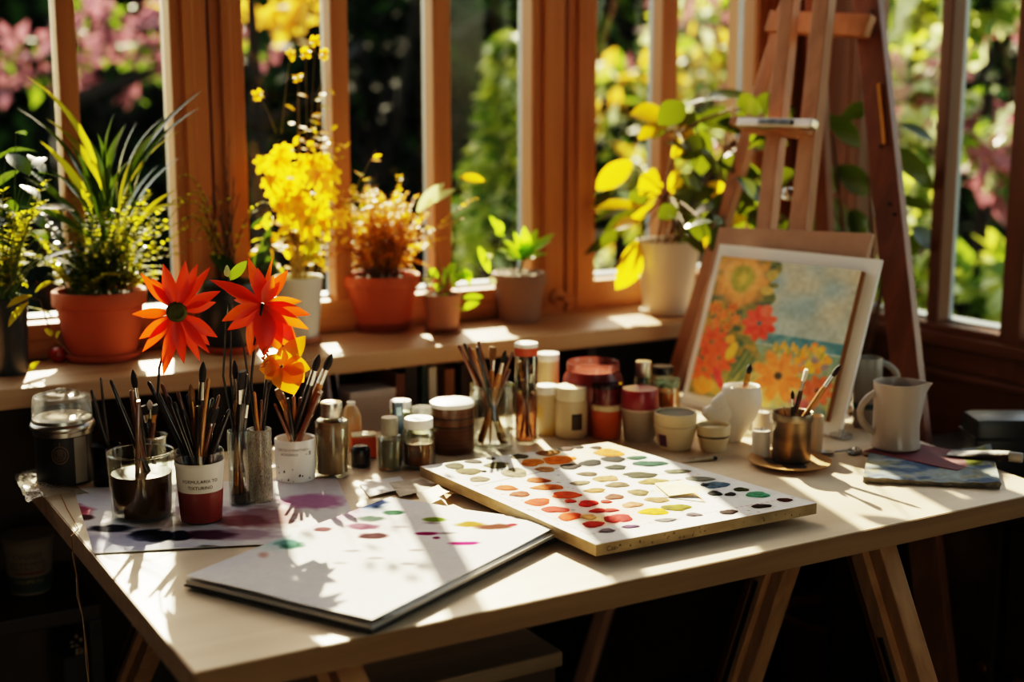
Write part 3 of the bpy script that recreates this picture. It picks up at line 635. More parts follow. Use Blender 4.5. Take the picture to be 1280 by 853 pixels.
t,C,r,h=jar('glass_bottle','clear bottle of brown paint with a square metal cap, right of the white brush cup','bottle',395,437,600,503,GLASSG,STEEL,.19,.16,.62,mat('brown paint','#7d5f3e','#9b7a52',rough=.5,scale=20,stretch=(4,4,.4)),.93)
b=MB(); b.lathe([(r*.99,h*.70),(r*1.03,h*.71),(r*1.03,h*.735),(r*.99,h*.745)],32); b.build('collar_ring',GLASSG,t)
b=patch(r*1.01,r*1.01,h*.36,h*.56,face_cam(C)+.35,face_cam(C)+.6,6); b.build('label',mat('small grey label','#6a5a48','#7c6b57'),t)
t,C,r,h=jar('round_bottle','small dome-topped cream bottle behind the metal-capped bottle','bottle',427,453,566,506,mat('cream glaze','#b98a5c','#d2b48c',rough=.3,scale=14),None,.0,.45,.35)
b=MB(); b.lathe([(0,h),(r*.4,h-.001),(r*.42,h+.004),(0,h+.005)],20); b.build('cap',WHITE,t)
C,r,h=seat(438,472,576,542)
t=thing('orange_box','small orange box between the bottles left of the middle','box',C,-.35); s=r*.9
b=MB(); b.box(-s,s,-s*.7,s*.7,0,h*.9,.002); b.build('body',mat('orange card','#b8461a','#cc5a22',rough=.5),t,smooth=0)
b=MB(); b.box(-s*1.01,s*1.01,-s*.71,s*.71,h*.9,h,.0015); b.build('lid',CREAM,t,smooth=0)
C,r,h=seat(439,463,586,557)
t=thing('ink_pot','little black ink pot with a lined label in front of the orange box','pot',C); ph=face_cam(C)
b=MB(); b.lathe([(0,0),(r*.95,0),(r,.003),(r,h*.8),(r*.8,h*.95),(r*.6,h),(0,h)],28); bo=b.build('body',BLK,t)
b=MB()
for k in range(6):
    z=h*(.2+.09*k); q=patch(r*1.006,r*1.006,z,z+.0011,ph-.55+.08*(k%3),ph+.5-.12*(k%2),8); b.add(q.v,q.f)
b.build('label_lines',INKB,bo,smooth=0)
t,C,r,h=jar('square_bottle','small glass bottle of grey-green pigment with a grey cap','bottle',472,504,591,522,GLASSG,mat('grey screw cap','#8f8a78','#a39d8a',rough=.35,scale=40),.33,.08,.72,mat('grey green pigment','#5a5844','#79755a',rough=.6,scale=30),.85,lidr=.66)
C,r,h=seat(490,502,585,509)
t=thing('blue_stick','dark blue-grey paint stick standing behind the grey-capped bottle','stick',C+FW*.03)
b=MB(); b.box(-r,r,-r*.6,r*.6,0,h,.001); b.build('body',mat('blue grey stick','#33485a','#40566a',rough=.45),t,smooth=0)
b=MB(); b.box(-r*.6,r*.6,-r*.62,-r*.55,h*.78,h*.92,.0003); b.build('label',mat('pale blue label','#8fb0b8','#a2c0c6'),t,smooth=0)
t,C,r,h=jar('amber_jar','squat glass jar of amber fluid with a white lid beside the grey-capped bottle','jar',503,545,589,523,GLASSG,WHITE,.18,.10,.80,mat('amber fluid','#8a4a14','#3b2713',rough=.25,scale=18,stretch=(1,1,5)),.62,lidr=.86)
t,C,r,h=jar('white_capped_jar','slim pale green jar with a white cap in the back row behind the grey-capped bottle','jar',487,516,570,501,GLASSG,WHITE,.14,.10,.85,mat('pale green paste','#9aa58c','#b4bda6',rough=.6),.9,lidr=.92)
t,C,r,h=jar('clear_jar','clear jar with a glass lid in the back row behind the amber jar','jar',513,543,572,509,GLASSG,GLASSH,.22,.08,.85,mat('pale gel','#b5b19c','#cfcab6',rough=.5),.6,lidr=.9)
t,C,r,h=jar('brown_jar','wide dark brown jar with a broad white lid left of the clear brush jar','jar',539,593,571,504,mat('brown banded paint','#4a2c18','#6d472a',rough=.35,scale=30,stretch=(.3,.3,6)),None,.0)
b=MB(); b.lathe([(0,h-.004),(r*1.02,h-.004),(r*1.04,h-.002),(r*1.03,h+.002),(r*.9,h+.004),(0,h+.004)],36); b.build('lid',WHITE,t)
for z in (.55,.72): 
    b=MB(); b.lathe([(r*.99,h*z),(r*1.01,h*z+.0007),(r*1.01,h*z+.002),(r*.99,h*z+.0027)],36); b.build('band',BLK,t)
t,C,r,h=vessel('L','glass_brush_jar','clear glass jar of long wooden brushes in the middle of the jar row','jar',587,643,566,481,.98,GLASS,.0022)
b=MB(); b.lathe([(r*.99,h*.80),(r*1.025,h*.82),(r*1.025,h*.85),(r*.99,h*.87)],36); b.build('thread_ring',GLASS,t)
# tall sealed bottle with brushes inside
C,r,h=seat(643,672,557,429)
t=thing('tall_bottle','tall clear cylinder with an orange and white cap, brushes sealed inside','bottle',C)
b=MB(); b.lathe([(0,0),(r*.95,0),(r,.003),(r,h*.87),(r*.9,h*.89),(r*.88,h*.89),(r*.96,h*.865),(r*.95,.004),(0,.004)],32); b.build('body',GLASS,t)
b=MB(); b.lathe([(0,h*.88),(r*.95,h*.88),(r*.98,h*.885),(r*.98,h*.96),(0,h*.96)],32); b.build('cap',mat('orange cap','#b2492a','#c65a36',rough=.45),t,label='orange cap ring')
b=MB(); b.lathe([(0,h*.96),(r*1.0,h*.96),(r*1.02,h*.97),(r*1.0,h),(r*.8,h*1.005),(0,h*1.005)],32); b.build('cap_top',WHITE,t,label='white cap top')
liquid(r*.93,r*.93,.0045,h*.50,glass('brown rinse',(.55,.34,.22),.1,1.3,.25,(.4,.2,.1)),t)
VES['M']=(C,r*.9,r*.9,h*.86,t)
t,C,r,h=jar('cream_jar','cream jar with a white lid standing behind the yellow-stained one','jar',671,699,548,456,CREAM,WHITE,.10,lidr=1.02)
C2,_,_=seat(671,699,530,456); t.location=C2; t.scale=(1,1,1)
t,C,r,h=jar('yellow_jar','cream jar with yellow paint run down its side, right of the orange-capped cylinder','jar',670,696,546,482,mat('yellow stained cream','#cdb992','#d9b440',rough=.45,scale=22,lo=.45,hi=.6),WHITE,.16,lidr=1.04)
t,C,r,h=jar('cream_bottle','cream bottle with a white lid and a square dark brown label','bottle',693,734,550,483,CREAM,mat('ivory lid','#dccfb0','#e6dabd',rough=.4),.26,.05,.92,lidr=.95); ph=face_cam(C)
b=patch(r*1.006,r*1.006,h*.18,h*.50,ph+.05,ph+.72,8); lb=b.build('label',mat('dark brown label','#2a1b12','#38251a'),t)
b=MB()
for k in range(5):
    q=patch(r*1.012,r*1.012,h*(.22+.05*k),h*(.22+.05*k)+.0013,ph+.12,ph+.62-.1*(k%2),6); b.add(q.v,q.f)
b.build('label_lines',INKB,lb,smooth=0)
# big red jar
C,r,h=seat(702,779,546,452)
t=thing('large_red_jar','largest jar, dark red with a wide glassy rim, in the back row','jar',C)
RJ=mat('oxblood paint','#5e1f1a','#7a2e26',rough=.3)
b=MB(); b.lathe([(0,0),(r*.9,0),(r*.95,.004),(r*.97,h*.55),(r,h*.66),(r*.95,h*.78),(r*.84,h*.86),(r*.84,h*.88),(0,h*.88)],40); b.build('body',RJ,t)
b=MB(); b.lathe([(r*.83,h*.87),(r*.86,h*.87),(r*.86,h*.98),(r*.83,h),(r*.80,h*.98),(r*.80,h*.885)],40); b.build('neck_ring',glass('reddish glass',(.75,.5,.45),.08,1.45,.15,(.5,.25,.2)),t)
# orange pot with glass upper jar
C,r,h=seat(738,778,551,512); hq=at(758,480,C).z-TZ
t=thing('orange_pot','small orange pot with a dark red glass top before the large red jar','pot',C)
b=MB(); b.lathe([(0,0),(r*.82,0),(r*.86,.003),(r*.99,h*.92),(r,h),(r*.9,h),(0,h*.98)],32); b.build('body',mat('orange glaze','#b4521a','#c86322',rough=.35),t)
b=MB(); b.lathe([(r*.9,h),(r*1.0,h+.001),(r*.98,h+.008),(r*.88,h+.01)],32); b.build('rim',CREAM,t)
b=MB(); b.lathe([(0,h+.001),(r*.86,h+.002),(r*.88,hq*.94),(r*.84,hq),(0,hq)],32); b.build('glass_top',mat('dark red glass','#4a1216','#6d1c22',rough=.12,scale=14,stretch=(1,1,3)),t)
b=MB(); b.lathe([(r*.86,hq*.93),(r*.92,hq*.935),(r*.92,hq),(0,hq+.0005),(0,hq-.001),(r*.84,hq-.001)],32); b.build('lid',GLASSD,t)
# grey cup with red lid
C,r,h=seat(775,823,556,511); hq=at(798,486,C).z-TZ
t=thing('red_lidded_cup','grey-beige cup with a deep raspberry red lid','cup',C)
b=MB(); b.lathe([(0,0),(r*.76,0),(r*.8,.003),(r*.96,h),(0,h)],32); b.build('body',mat('grey beige cup','#8f8272','#a09382',rough=.45),t)
b=MB(); b.lathe([(0,h),(r*.98,h),(r*1.0,h+.002),(r*.96,hq*.95),(r*.9,hq),(0,hq)],32); b.build('lid',mat('raspberry lid','#7d1d24','#922a31',rough=.35),t)
b=MB(); b.lathe([(r*.94,h-.001),(r*1.05,h),(r*1.05,h+.003),(r*.98,h+.003)],32); b.build('rim',mat('pinkish rim','#b5a090','#c8b3a2'),t)
t,C,r,h=jar('clear_bottle','small clear bottle with a chrome cap behind the red-lidded cup','bottle',791,815,538,452,GLASSG,STEEL,.22,.2,.8,mat('white pigment','#c9c4b4','#dad5c6'),.8,lidr=.85)
t,C,r,h=jar('orange_jar','glass jar of bright orange-yellow pigment with a glassy green lid by the painting','jar',817,849,543,473,GLASSG,glass('green glass lid',(.7,.85,.75),.1,1.45,.2,(.5,.6,.5)),.14,.06,.9,mat('orange yellow pigment','#c8650f','#e09a1e',rough=.5,scale=26),.88,lidr=.95)
t,C,r,h=jar('dark_lidded_jar','small jar with a dark metal lid in the back row behind the orange pigment jar','jar',814,841,528,458,GLASSG,mat('dark metal lid','#2b2b2d','#4a4a4c',rough=.3,metal=.8),.14,.06,.9,mat('grey pigment','#7c786c','#908b7e'),.8,lidr=1.0)
# cream pot with dark top
C,r,h=seat(816,871,567,515); ph=face_cam(C)
t=thing('cream_pot','open cream pot of near-black blue paint with a purple smear, in front of the painting','pot',C)
b=MB(); b.lathe([(0,0),(r*.70,0),(r*.76,.003),(r*.97,h*.58),(r*.99,h*.64),(r*.92,h*.66),(r*.93,h*.70),(r*.97,h*.74),(r*.97,h*.98),(r*.94,h),(r*.89,h*.985),(r*.88,h*.93),(0,h*.93)],36); bo=b.build('body',CREAM,t)
b=MB(); b.lathe([(0,h*.935),(r*.87,h*.935),(r*.87,h*.965),(0,h*.972)],30); b.build('paint',mat('blue black paint','#10151d','#1b2230',rough=.3),t)
b=patch(r*.82,r*.93,h*.12,h*.45,ph-.95,ph-.45,8); b.build('paint_smear',mat('purple smear','#5a3248','#6d4058'),bo)
# small cup with dark line
C,r,h=seat(870,912,568,531)
t=thing('small_cup','small cream paint cup with one thin dark line, right of the cream pot','cup',C)
b=MB(); b.lathe([(0,0),(r*.70,0),(r*.76,.002),(r*.93,h*.52),(r*.95,h*.56),(r*.97,h*.64),(r*1.0,h*.98),(r*.98,h),(r*.92,h*.985),(r*.9,h*.85),(0,h*.84)],36); b.build('body',CREAM,t)
b=MB(); b.lathe([(r*.93,h*.555),(r*.965,h*.56),(r*.97,h*.62),(r*.94,h*.625)],36); b.build('line_band',INK,t)
# white plaster vessel: a tapered cup on a slanted foot with a wide side lobe
C,r,h=seat(901,951,560,484)
t=thing('plaster_jug','chunky white plaster jug with a narrow slanted foot and a bulging side spout','jug',C+FW*.01)
b=MB(); seg=28; prof=[(.40,0,-.012),(.45,.03,-.011),(.60,.22,-.006),(.80,.45,0),(.97,.68,.002),(1.0,.85,0),(.93,.975,0),(.88,1.0,0),(.80,.985,0),(.78,.9,0)]
vs=[];fs=[]
for (q,z,sh) in prof:
    for k in range(seg):
        a=2*math.pi*k/seg; p=RT*(r*q*math.cos(a)+sh)+FW*(r*q*.95*math.sin(a)); vs.append((p.x,p.y,z*h))
for i in range(len(prof)-1):
    for k in range(seg): fs.append((i*seg+k,i*seg+(k+1)%seg,(i+1)*seg+(k+1)%seg,(i+1)*seg+k))
fs.append(tuple(range(seg-1,-1,-1))); fs.append(tuple((len(prof)-1)*seg+k for k in range(seg)))
b.add(vs,fs); b.build('body',PLAST,t)
b=MB(); pp=[RT*(-r*.35)+Vector((0,0,h*.62)),RT*(-r*.95)+Vector((0,0,h*.50)),RT*(-r*1.35)+Vector((0,0,h*.48)),RT*(-r*1.75)+Vector((0,0,h*.56)),RT*(-r*1.82)+Vector((0,0,h*.60))]
b.tube(pp,[r*.62,r*.60,r*.52,r*.34,r*.12],20); b.tube([RT*(-r*.3)+Vector((0,0,h*.80)),RT*(-r*.8)+Vector((0,0,h*.74)),RT*(-r*1.2)+Vector((0,0,h*.64)),RT*(-r*1.45)+Vector((0,0,h*.55))],[r*.5,r*.48,r*.40,r*.2],18)
b.tube([RT*(-r*1.3)+Vector((0,0,h*.52)),RT*(-r*1.15)+Vector((0,0,h*.25)),RT*(-r*.9)+Vector((0,0,.001))],[r*.40,r*.34,r*.26],16); b.build('side_spout',PLAST,t)
VES['V']=(C+FW*.01,r*.4,r*.8,h,t)
# saucer, metal cup, candles
C,r,h=seat(934,1038,595,581)
t=thing('saucer','shallow terracotta-rimmed saucer stained with dark paint under the metal brush cup','saucer',C)
b=MB(); b.lathe([(0,0),(r*.62,0),(r*.7,.001),(r*.98,.0065),(r,.008),(r*.97,.0082),(r*.68,.0035),(0,.003)],48); b.build('plate',mat('tan glazed saucer','#a5743f','#c69a62',rough=.35,scale=10),t)
b=MB()
vs=[(0,0,.0042)]; n=30
for k in range(n):
    a=2*math.pi*k/n; q=r*(.50+.12*math.sin(a*3+1)+.06*math.sin(a*7)); vs.append((q*math.cos(a),q*math.sin(a),.0038+max(0,(q-r*.55))*.0))
b.add(vs,[(0,k+1,(k+1)%n+1) for k in range(n)]); b.build('dried_paint',mat('dried dark paint','#1c1512','#35281f',rough=.5,scale=60),t)
SC_C,SC_r=C,r
C,r,h=seat(963,1014,585,515); C=Vector((C.x,C.y,TZ+.0049)); h-=.005
t=thing('metal_brush_cup','paint-smeared pewter cup holding a few thin brushes, on the saucer','cup',C)
b=MB(); b.lathe([(0,0),(r*.9,0),(r*.93,.002),(r*.93,h*.80),(r*.98,h*.83),(r,h*.86),(r,h*.97),(r*.98,h),(r*.93,h*.99),(r*.9,h*.8),(r*.88,.006),(0,.005)],40); b.build('body',PEWTER,t)
liquid(r*.86,r*.86,.006,h*.55,BLK,t,'dark_water')
VES['X']=(C,r*.80,r*.88,h,t)
def candle(xl,xr,pyb,pyt,label,z=TZ):
    C,r,h=seat(xl,xr,pyb,pyt,z); t=thing('candle',label,'candle',C)
    b=MB(); b.lathe([(0,0),(r,0),(r,h-.002),(r*.93,h),(r*.3,h-.001),(0,h-.0012)],28); b.build('wax',mat('ivory wax','#d8cbb8','#e3d8c8',rough=.45),t)
    b=MB(); b.tube([(0,0,h-.0015),(.0004,0,h+.002),(.001,0,h+.004)],.0006,6); b.build('wick',INK,t)
candle(939,962,575,538,'short ivory pillar candle just left of the metal brush cup')
candle(941,961,548,516,'short ivory candle further back, half behind the nearer candle')
C,r,h=seat(1006,1030,574,522)
t=thing('beige_tumbler','plain beige tumbler half hidden behind the metal brush cup','cup',C+FW*.012)
b=MB(); b.lathe(wall_prof(r*.95,r,h,.002),28); b.build('body',mat('beige stoneware','#a98f74','#b89e82',rough=.4),t)
# mugs behind the painting
def handle(b,P0,P1,out,rad,n=9):
    pts=[]
    for k in range(n+1):
        s=k/n; pts.append(P0+(P1-P0)*s+out*math.sin(math.pi*s)**.75)
    b.tube(pts,[rad]*len(pts),10)
C=Vector((1.578,1.57,TZ+.0006)); h=at(1072,447,C).z-TZ; r=.024
t=thing('tall_mug','grey-white tall mug with a teal band, handle up, behind the painting','mug',C)
b=MB(); b.lathe([(0,0),(r*.85,0),(r*.9,.003),(r*.95,h*.3),(r,h*.6),(r*.94,h*.97),(r*.9,h),(r*.86,h*.97),(r*.85,.01),(0,.008)],32); b.build('body',CERG,t)
b=MB(); b.lathe([(r*.955,h*.28),(r*.985,h*.28),(r*1.01,h*.36),(r*.985,h*.36)],32); b.build('band',mat('teal glaze','#2a4a50','#35585e',rough=.3),t)
b=MB(); handle(b,RT*(r*.8)+Vector((0,0,h*.93)),RT*(r*.8)+Vector((0,0,h*.50)),RT*.028,.0055); b.build('handle',CERG,t)
C=Vector((1.545,1.637,TZ+.0006)); 
t=thing('coffee_cup','low beige cup whose round handle shows right of the painting','mug',C); h=.056; r=.022
b=MB(); b.lathe([(0,0),(r*.8,0),(r*.85,.002),(r*.97,h*.5),(r,h*.98),(r*.97,h),(r*.9,h*.97),(r*.85,.008),(0,.006)],30); b.build('body',mat('beige mug','#b69d86','#c4ac94',rough=.3),t)
b=MB(); handle(b,RT*(r*.9)+Vector((0,0,h*.93)),RT*(r*.85)+Vector((0,0,h*.12)),RT*.033,.005); b.build('handle',mat('beige mug','#b69d86'),t)
# red notebook under the pitcher
P=on(1140,567,TZ)
t=thing('red_notebook','dark red notebook lying under the white pitcher','book',(1.505,1.372,TZ+.0004),math.radians(-76))
b=MB(); b.box(-.075,.075,-.05,.05,0,.0015,.0005); b.box(-.075,.075,-.05,.05,.0065,.008,.0005); b.box(-.075,.075,.0485,.05,0,.008,.0005); b.build('cover',mat('dark red cloth','#5a141a','#6d1e24',rough=.7),t,smooth=0)
b=MB(); b.box(-.073,.073,-.048,.0484,.0016,.0064); b.build('pages',PAPERC,t,smooth=0)
C,r,h=seat(1088,1149,567,478,TZ+.008); C.z=TZ+.0086
t=thing('milk_pitcher','white ceramic milk pitcher with a pointed spout and loop handle at the right','pitcher',C)
b=MB(); seg=48; prof=[(0,0),(.93,0),(1.0,.02),(1.0,.06),(.95,.12),(.93,.3),(.93,.55),(.94,.75),(.97,.92),(.99,1.0),(.95,1.0),(.90,.9),(.88,.1),(0,.06)]
sd=math.atan2(RT.y,RT.x)
b.lathe([(q*r,z*h) for q,z in prof],seg)
vs=[]
for (x,y,z) in b.v:
    rr=math.hypot(x,y)
    if z>h*.62 and rr>r*.5:
        a=math.atan2(y,x)-sd; a=(a+math.pi)%(2*math.pi)-math.pi; s=max(0,1-abs(a)/.62)**1.6*((z/h-.62)/.38)**1.3
        x+=math.cos(sd)*r*.42*s; y+=math.sin(sd)*r*.42*s; z-=h*.02*s
    vs.append((x,y,z))
PITM=mat('off-white pitcher glaze','#a3958a','#b3a59a',rough=.3,scale=5); b.v=vs; b.build('body',PITM,t)
b=MB(); handle(b,-RT*(r*.9)+Vector((0,0,h*.84)),-RT*(r*.88)+Vector((0,0,h*.22)),-RT*(r*.62),.0052); b.build('handle',PITM,t)
# paint tube on the notebook
def tube_of_paint(label,C,yaw,L,w,m1,m2,capm,pitch=0):
    t=thing('paint_tube',label,'paint tube',C); t.rotation_euler=(0,pitch,yaw)
    b=MB(); n=7; vs=[];fs=[];seg=14
    for i in range(n):
        s=i/(n-1); hw=w*(1-.05*s); ht=w*(.12+.75*s)
        for k in range(seg):
            a=2*math.pi*k/seg; vs.append((-L/2+L*s,hw*math.cos(a)*(.95 if s<1 else .8),ht*(1+math.sin(a))*.5+.0003))
    for i in range(n-1):
        for k in range(seg): fs.append((i*seg+k,i*seg+(k+1)%seg,(i+1)*seg+(k+1)%seg,(i+1)*seg+k))
    fs.append(tuple(range(seg-1,-1,-1))); fs.append(tuple((n-1)*seg+k for k in range(seg)))
    b.add(vs,fs); bo=b.build('tube_body',m1,t)
    b=MB(); b.lathe([(0,0),(w*.42,0),(w*.42,w*.9),(w*.36,w),(0,w)],14,Matrix.Translation((L/2+.0005,0,w*.44))@Matrix.Rotation(math.pi/2,4,'Y')); b.build('cap',capm,t)
    b=MB(); b.box(-L*.28,L*.22,-w*.72,w*.72,w*.60,w*.62); 
    return t,bo
C=Vector((1.555,1.357,TZ+.0087))
t,bo=tube_of_paint('large white paint tube with a dark patterned side, right of the pitcher',(1.553,1.318,TZ+.0088),math.radians(-62),.085,.018,mat('white tube print','#c9c2b8','#3a2a22',rough=.4,scale=16,lo=.45,hi=.55),None,mat('tube cap grey','#a59d92','#b5ada2'),0)
# small paint tube by the palette
P=on(872,577,TZ); dv=on(898,573,TZ)-on(846,577,TZ)
t,bo=tube_of_paint('small crumpled cream paint tube with a scribbled name and dark tip by the palette corner',(P.x,P.y,TZ+.0004),math.atan2(dv.y,dv.x),dv.length*.72,.006,mat('cream tube','#b8a684','#c8b796',rough=.5),None,mat('dark tube cap','#3a2620','#4a342c'))
cu=bpy.data.curves.new('t','FONT'); cu.body='s.Pilua'; cu.size=.0105; cu.align_x='CENTER'
ob=bpy.data.objects.new('t',cu); COL.objects.link(ob); me=bpy.data.meshes.new_from_object(ob.evaluated_get(bpy.context.evaluated_depsgraph_get())); bpy.data.objects.remove(ob)
lt=bpy.data.objects.new('lettering',me); me.materials.append(INK); COL.objects.link(lt); lt.parent=bo; lt.location=(-.002,-.003,.0052)
# spoon and foil tube
P=on(1034,569,TZ)
t=thing('metal_spoon','small shiny metal spoon lying right of the saucer','spoon',(P.x,P.y,TZ+.0006),math.radians(-20))
b=MB(); b.lathe([(0,0),(.006,.0008),(.009,.003),(.0095,.0045),(.008,.0035),(0,.0015)],20,Matrix.Diagonal((1.25,.85,1,1))); b.build('bowl',STEEL,t)
b=MB(); b.tube([(.010,0,.004),(.03,.001,.005),(.055,.001,.003)],[.0022,.0014,.0022],8); b.build('handle',STEEL,t)
P=on(1068,567,TZ)
t=thing('foil_wrapper','crumpled silver foil wrapper on the table left of the pitcher','wrapper',(P.x,P.y,TZ+.0006),.4)
bm=bmesh.new(); bmesh.ops.create_icosphere(bm,subdivisions=3,radius=1)
for w_ in bm.verts: q=1+R.uniform(-.22,.22); w_.co=Vector((w_.co.x*.017*q,w_.co.y*.009*q,max(0,(w_.co.z+.75)*.0042*q)))
b=MB(); b.bm(bm); b.build('foil',mat('crumpled foil','#8f8578','#c8c0b0',rough=.3,metal=.9,scale=40),t,smooth=.2)
P=on(1052,549,TZ)
t=thing('glass_lid','small clear glass lid lying at the foot of the white mount','lid',(P.x+.004,P.y+.006,TZ+.0006))  # a loose clear glass lid with a knob
b=MB(); b.lathe([(0,0),(.016,0),(.018,.002),(.017,.006),(.009,.009),(0,.0095)],28); b.build('disc',GLASSH,t)
b=MB(); b.lathe([(0,.009),(.004,.009),(.005,.013),(0,.015)],16); b.build('knob',GLASSH,t)
# ---------------------------------------------------------------- brushes
HD=[mat('dark brush handle','#17100b','#2b1b10',rough=.3,coat=.4),mat('brown brush handle','#5a2f14','#7a441f',rough=.32,coat=.4),mat('amber brush handle','#a5661f','#c2832f',rough=.3,coat=.5),mat('pale brush handle','#8d6a42','#a98558',rough=.4)]
BR=[mat('dark bristle','#15110e','#2a211a',rough=.8,scale=60,stretch=(8,8,.5)),mat('tan bristle','#6d4a26','#8f6838',rough=.8,scale=60,stretch=(8,8,.5)),mat('white bristle','#cfc6b4','#e2dac8',rough=.7)]
PROTO={}
def brush_proto(style,hi,bi,fm):
    """unit-length brush standing on z=0; style up/flat = bristles on top, down = handle end on top"""
    k=(style,hi,bi)
    if k in PROTO: return PROTO[k]
    parts=[]
    b=MB(); w=.021
    if style in('up','flat'):
        b.tube([(0,0,0),(0,0,.1),(0,0,.45),(0,0,.68),(0,0,.76)],[w*.35,w*.5,w*.85,w*1.0,w*.8],10); parts.append(('handle',b,HD[hi]))
        b=MB()
        if style=='up':
            b.tube([(0,0,.755),(0,0,.80),(0,0,.87)],[w*.85,w*.8,w*.72],12); parts.append(('ferrule',b,fm))
            b=MB(); b.tube([(0,0,.868),(0,0,.91),(0,0,.95),(0,0,.985),(0,0,1)],[w*.66,w*.9,w*.82,w*.4,w*.05],10); parts.append(('bristles',b,BR[bi]))
        else:
            b.lathe([(w*.85,.755),(w*1.0,.80),(w*1.35,.87)],14,Matrix.Identity(4),0,1.3,.6); parts.append(('ferrule',b,fm))
            b=MB(); b.lathe([(w*1.3,.868),(w*1.55,.93),(w*1.5,.99),(w*1.3,1.0),(0,1.0)],14,Matrix.Identity(4),0,1.5,.5); parts.append(('bristles',b,BR[bi]))
    elif style=='down':
        b.tube([(0,0,.24),(0,0,.32),(0,0,.55),(0,0,.9),(0,0,.985),(0,0,1)],[w*.8,w*1.0,w*.85,w*.5,w*.5,w*.2],10); parts.append(('handle',b,HD[hi]))
        b=MB(); b.tube([(0,0,.13),(0,0,.2),(0,0,.245)],[w*.72,w*.8,w*.85],12); parts.append(('ferrule',b,fm))
        b=MB(); b.tube([(0,0,0),(0,0,.02),(0,0,.06),(0,0,.132)],[w*.1,w*.5,w*.9,w*.66],10); parts.append(('bristles',b,BR[bi]))
    else:   # spatula: flat wooden stick with slanted end
        b.box(-w*1.5,w*1.5,-w*.45,w*.45,0,.98,.004); b.box(-w*1.5,w*.6,-w*.44,w*.44,.97,1.0,.004); parts.append(('blade',b,HD[hi]))
    src=thing('paintbrush' if style!='spat' else 'wooden_spatula','x','paintbrush'); 
    for nm,bb,m in parts: bb.build(nm,m,src)
    PROTO[k]=src; return src
USED=set()
ORD=['leftmost','second from the left','third from the left','fourth from the left','fifth from the left','sixth from the left','seventh from the left','eighth from the left','ninth from the left','tenth from the left','eleventh from the left','twelfth from the left','thirteenth from the left','fourteenth from the left','fifteenth from the left','sixteenth from the left','seventeenth from the left','eighteenth from the left','nineteenth from the left']
HN=['dark','brown','amber','pale wooden']
def put_brushes(key,where,group,lst,z0=.006):
    C,rb,rt,h,_=VES[key]; lst=sorted(lst); n=len(lst)
    for i,(px,py,style,hi,bi,fat) in enumerate(lst):
        jit=R.uniform(-.45,.45)*rt
        T=pl(px,py,FW,FW.dot(C)+jit)
        lean=Vector((T.x-C.x,T.y-C.y,0)); lx=lean.dot(RT)
        side=-1 if lx>0 else 1
        B=C+RT*(side*min(rb*.72,abs(lx)*.6+.002))+FW*max(-rb*.6,min(rb*.6,jit*.6+R.uniform(-.2,.2)*rb))+Vector((0,0,z0))
        # keep the crossing point with the rim inside the mouth
        for _ in range(12):
            q=(C.z+h-B.z)/(T.z-B.z); X=B+(T-B)*q; off=Vector((X.x-C.x,X.y-C.y,0))
            if off.length<rt*.86: break
            ex=off.normalized()*(off.length-rt*.84); B=B-ex*1.0
            o2=Vector((B.x-C.x,B.y-C.y,0))
            if o2.length>rb*.86: o2*=rb*.86/o2.length; B=Vector((C.x+o2.x,C.y+o2.y,B.z)); T=T-ex*.4
        src=brush_proto(style,hi,bi,[NICK,BRASS,NICK,BRASS][hi])
        L=(T-B).length
        if src not in USED: o=src; USED.add(src)
        else:
            o=src.copy(); COL.objects.link(o)
            for ch in list(src.children):
                c=ch.copy(); COL.objects.link(c); c.parent=o
        o.location=B; o.rotation_mode='QUATERNION'
        o.rotation_quaternion=(T-B).to_track_quat('Z','Y')@Quaternion((0,0,1),R.uniform(0,6.28) if style in('up','down') else R.uniform(-.3,.3))
        k=fat*.0048/.021; o.scale=(k*1.0,k*1.0,L)
        pos='only one' if n==1 else (ORD[i] if i<n-1 or n==2 and i==0 else 'rightmost')
        what={'up':'%s-handled paintbrush, round bristles up','flat':'%s-handled flat paintbrush, bristles up','down':'%s paintbrush, handle end up','spat':'%s flat spatula'}[style]%HN[hi]
        o['label']='%s, %s in the %s'%(what,pos,where); o['category']='paintbrush' if style!='spat' else 'spatula'; o['group']=group
U,FL_,D,S='up','flat','down','spat'
put_brushes('C','dark smoky glass','brushes in the smoky glass',[(114,487,D,0,0,.9),(126,472,D,0,0,.7)])
put_brushes('D','brown-water tumbler','brushes in the brown-water tumbler',[(138,475,D,0,1,1),(166,462,U,0,0,1.0),(163,488,D,1,1,1),(173,500,S,1,0,1.2),(170,497,D,0,1,.9)])
put_brushes('B','small back glass','ragged brushes in the back glass',[(180,507,FL_,0,0,1),(187,500,U,0,2,1),(195,506,FL_,1,0,.9)])
put_brushes('E','red paint cup','brushes in the red paint cup',[(185,477,D,0,1,1.1),(197,490,D,0,1,1),(202,480,D,1,1,1.1),(222,489,D,1,1,1),(218,503,D,0,1,1),(234,493,D,0,0,.8),(244,508,D,2,1,.8),(254,452,U,0,0,1.1),(252,475,D,3,1,1),(261,473,D,2,1,1),(249,507,S,0,0,1),(274,494,D,1,1,.9),(287,512,D,0,1,1),(280,520,D,0,1,1),(210,495,D,0,1,1.1),(228,512,D,0,1,1),(238,480,U,1,1,1),(266,498,D,0,1,1.1),(270,510,FL_,0,0,1)])
put_brushes('F1','narrow dark-packed glass','brushes in the narrow glass',[(293,450,U,0,0,.9),(303,464,FL_,0,0,1.3),(309,468,D,0,0,.8),(297,476,D,3,1,.8),(300,492,D,1,1,.9),(290,512,D,0,1,.9),(294,500,U,1,1,.8),(306,492,D,0,1,1),(311,488,U,0,0,.9)])
put_brushes('F2','frosted flower vase','brushes in the frosted vase',[(318,490,D,2,1,.8),(333,474,D,0,1,.9),(327,500,D,1,1,.8)])
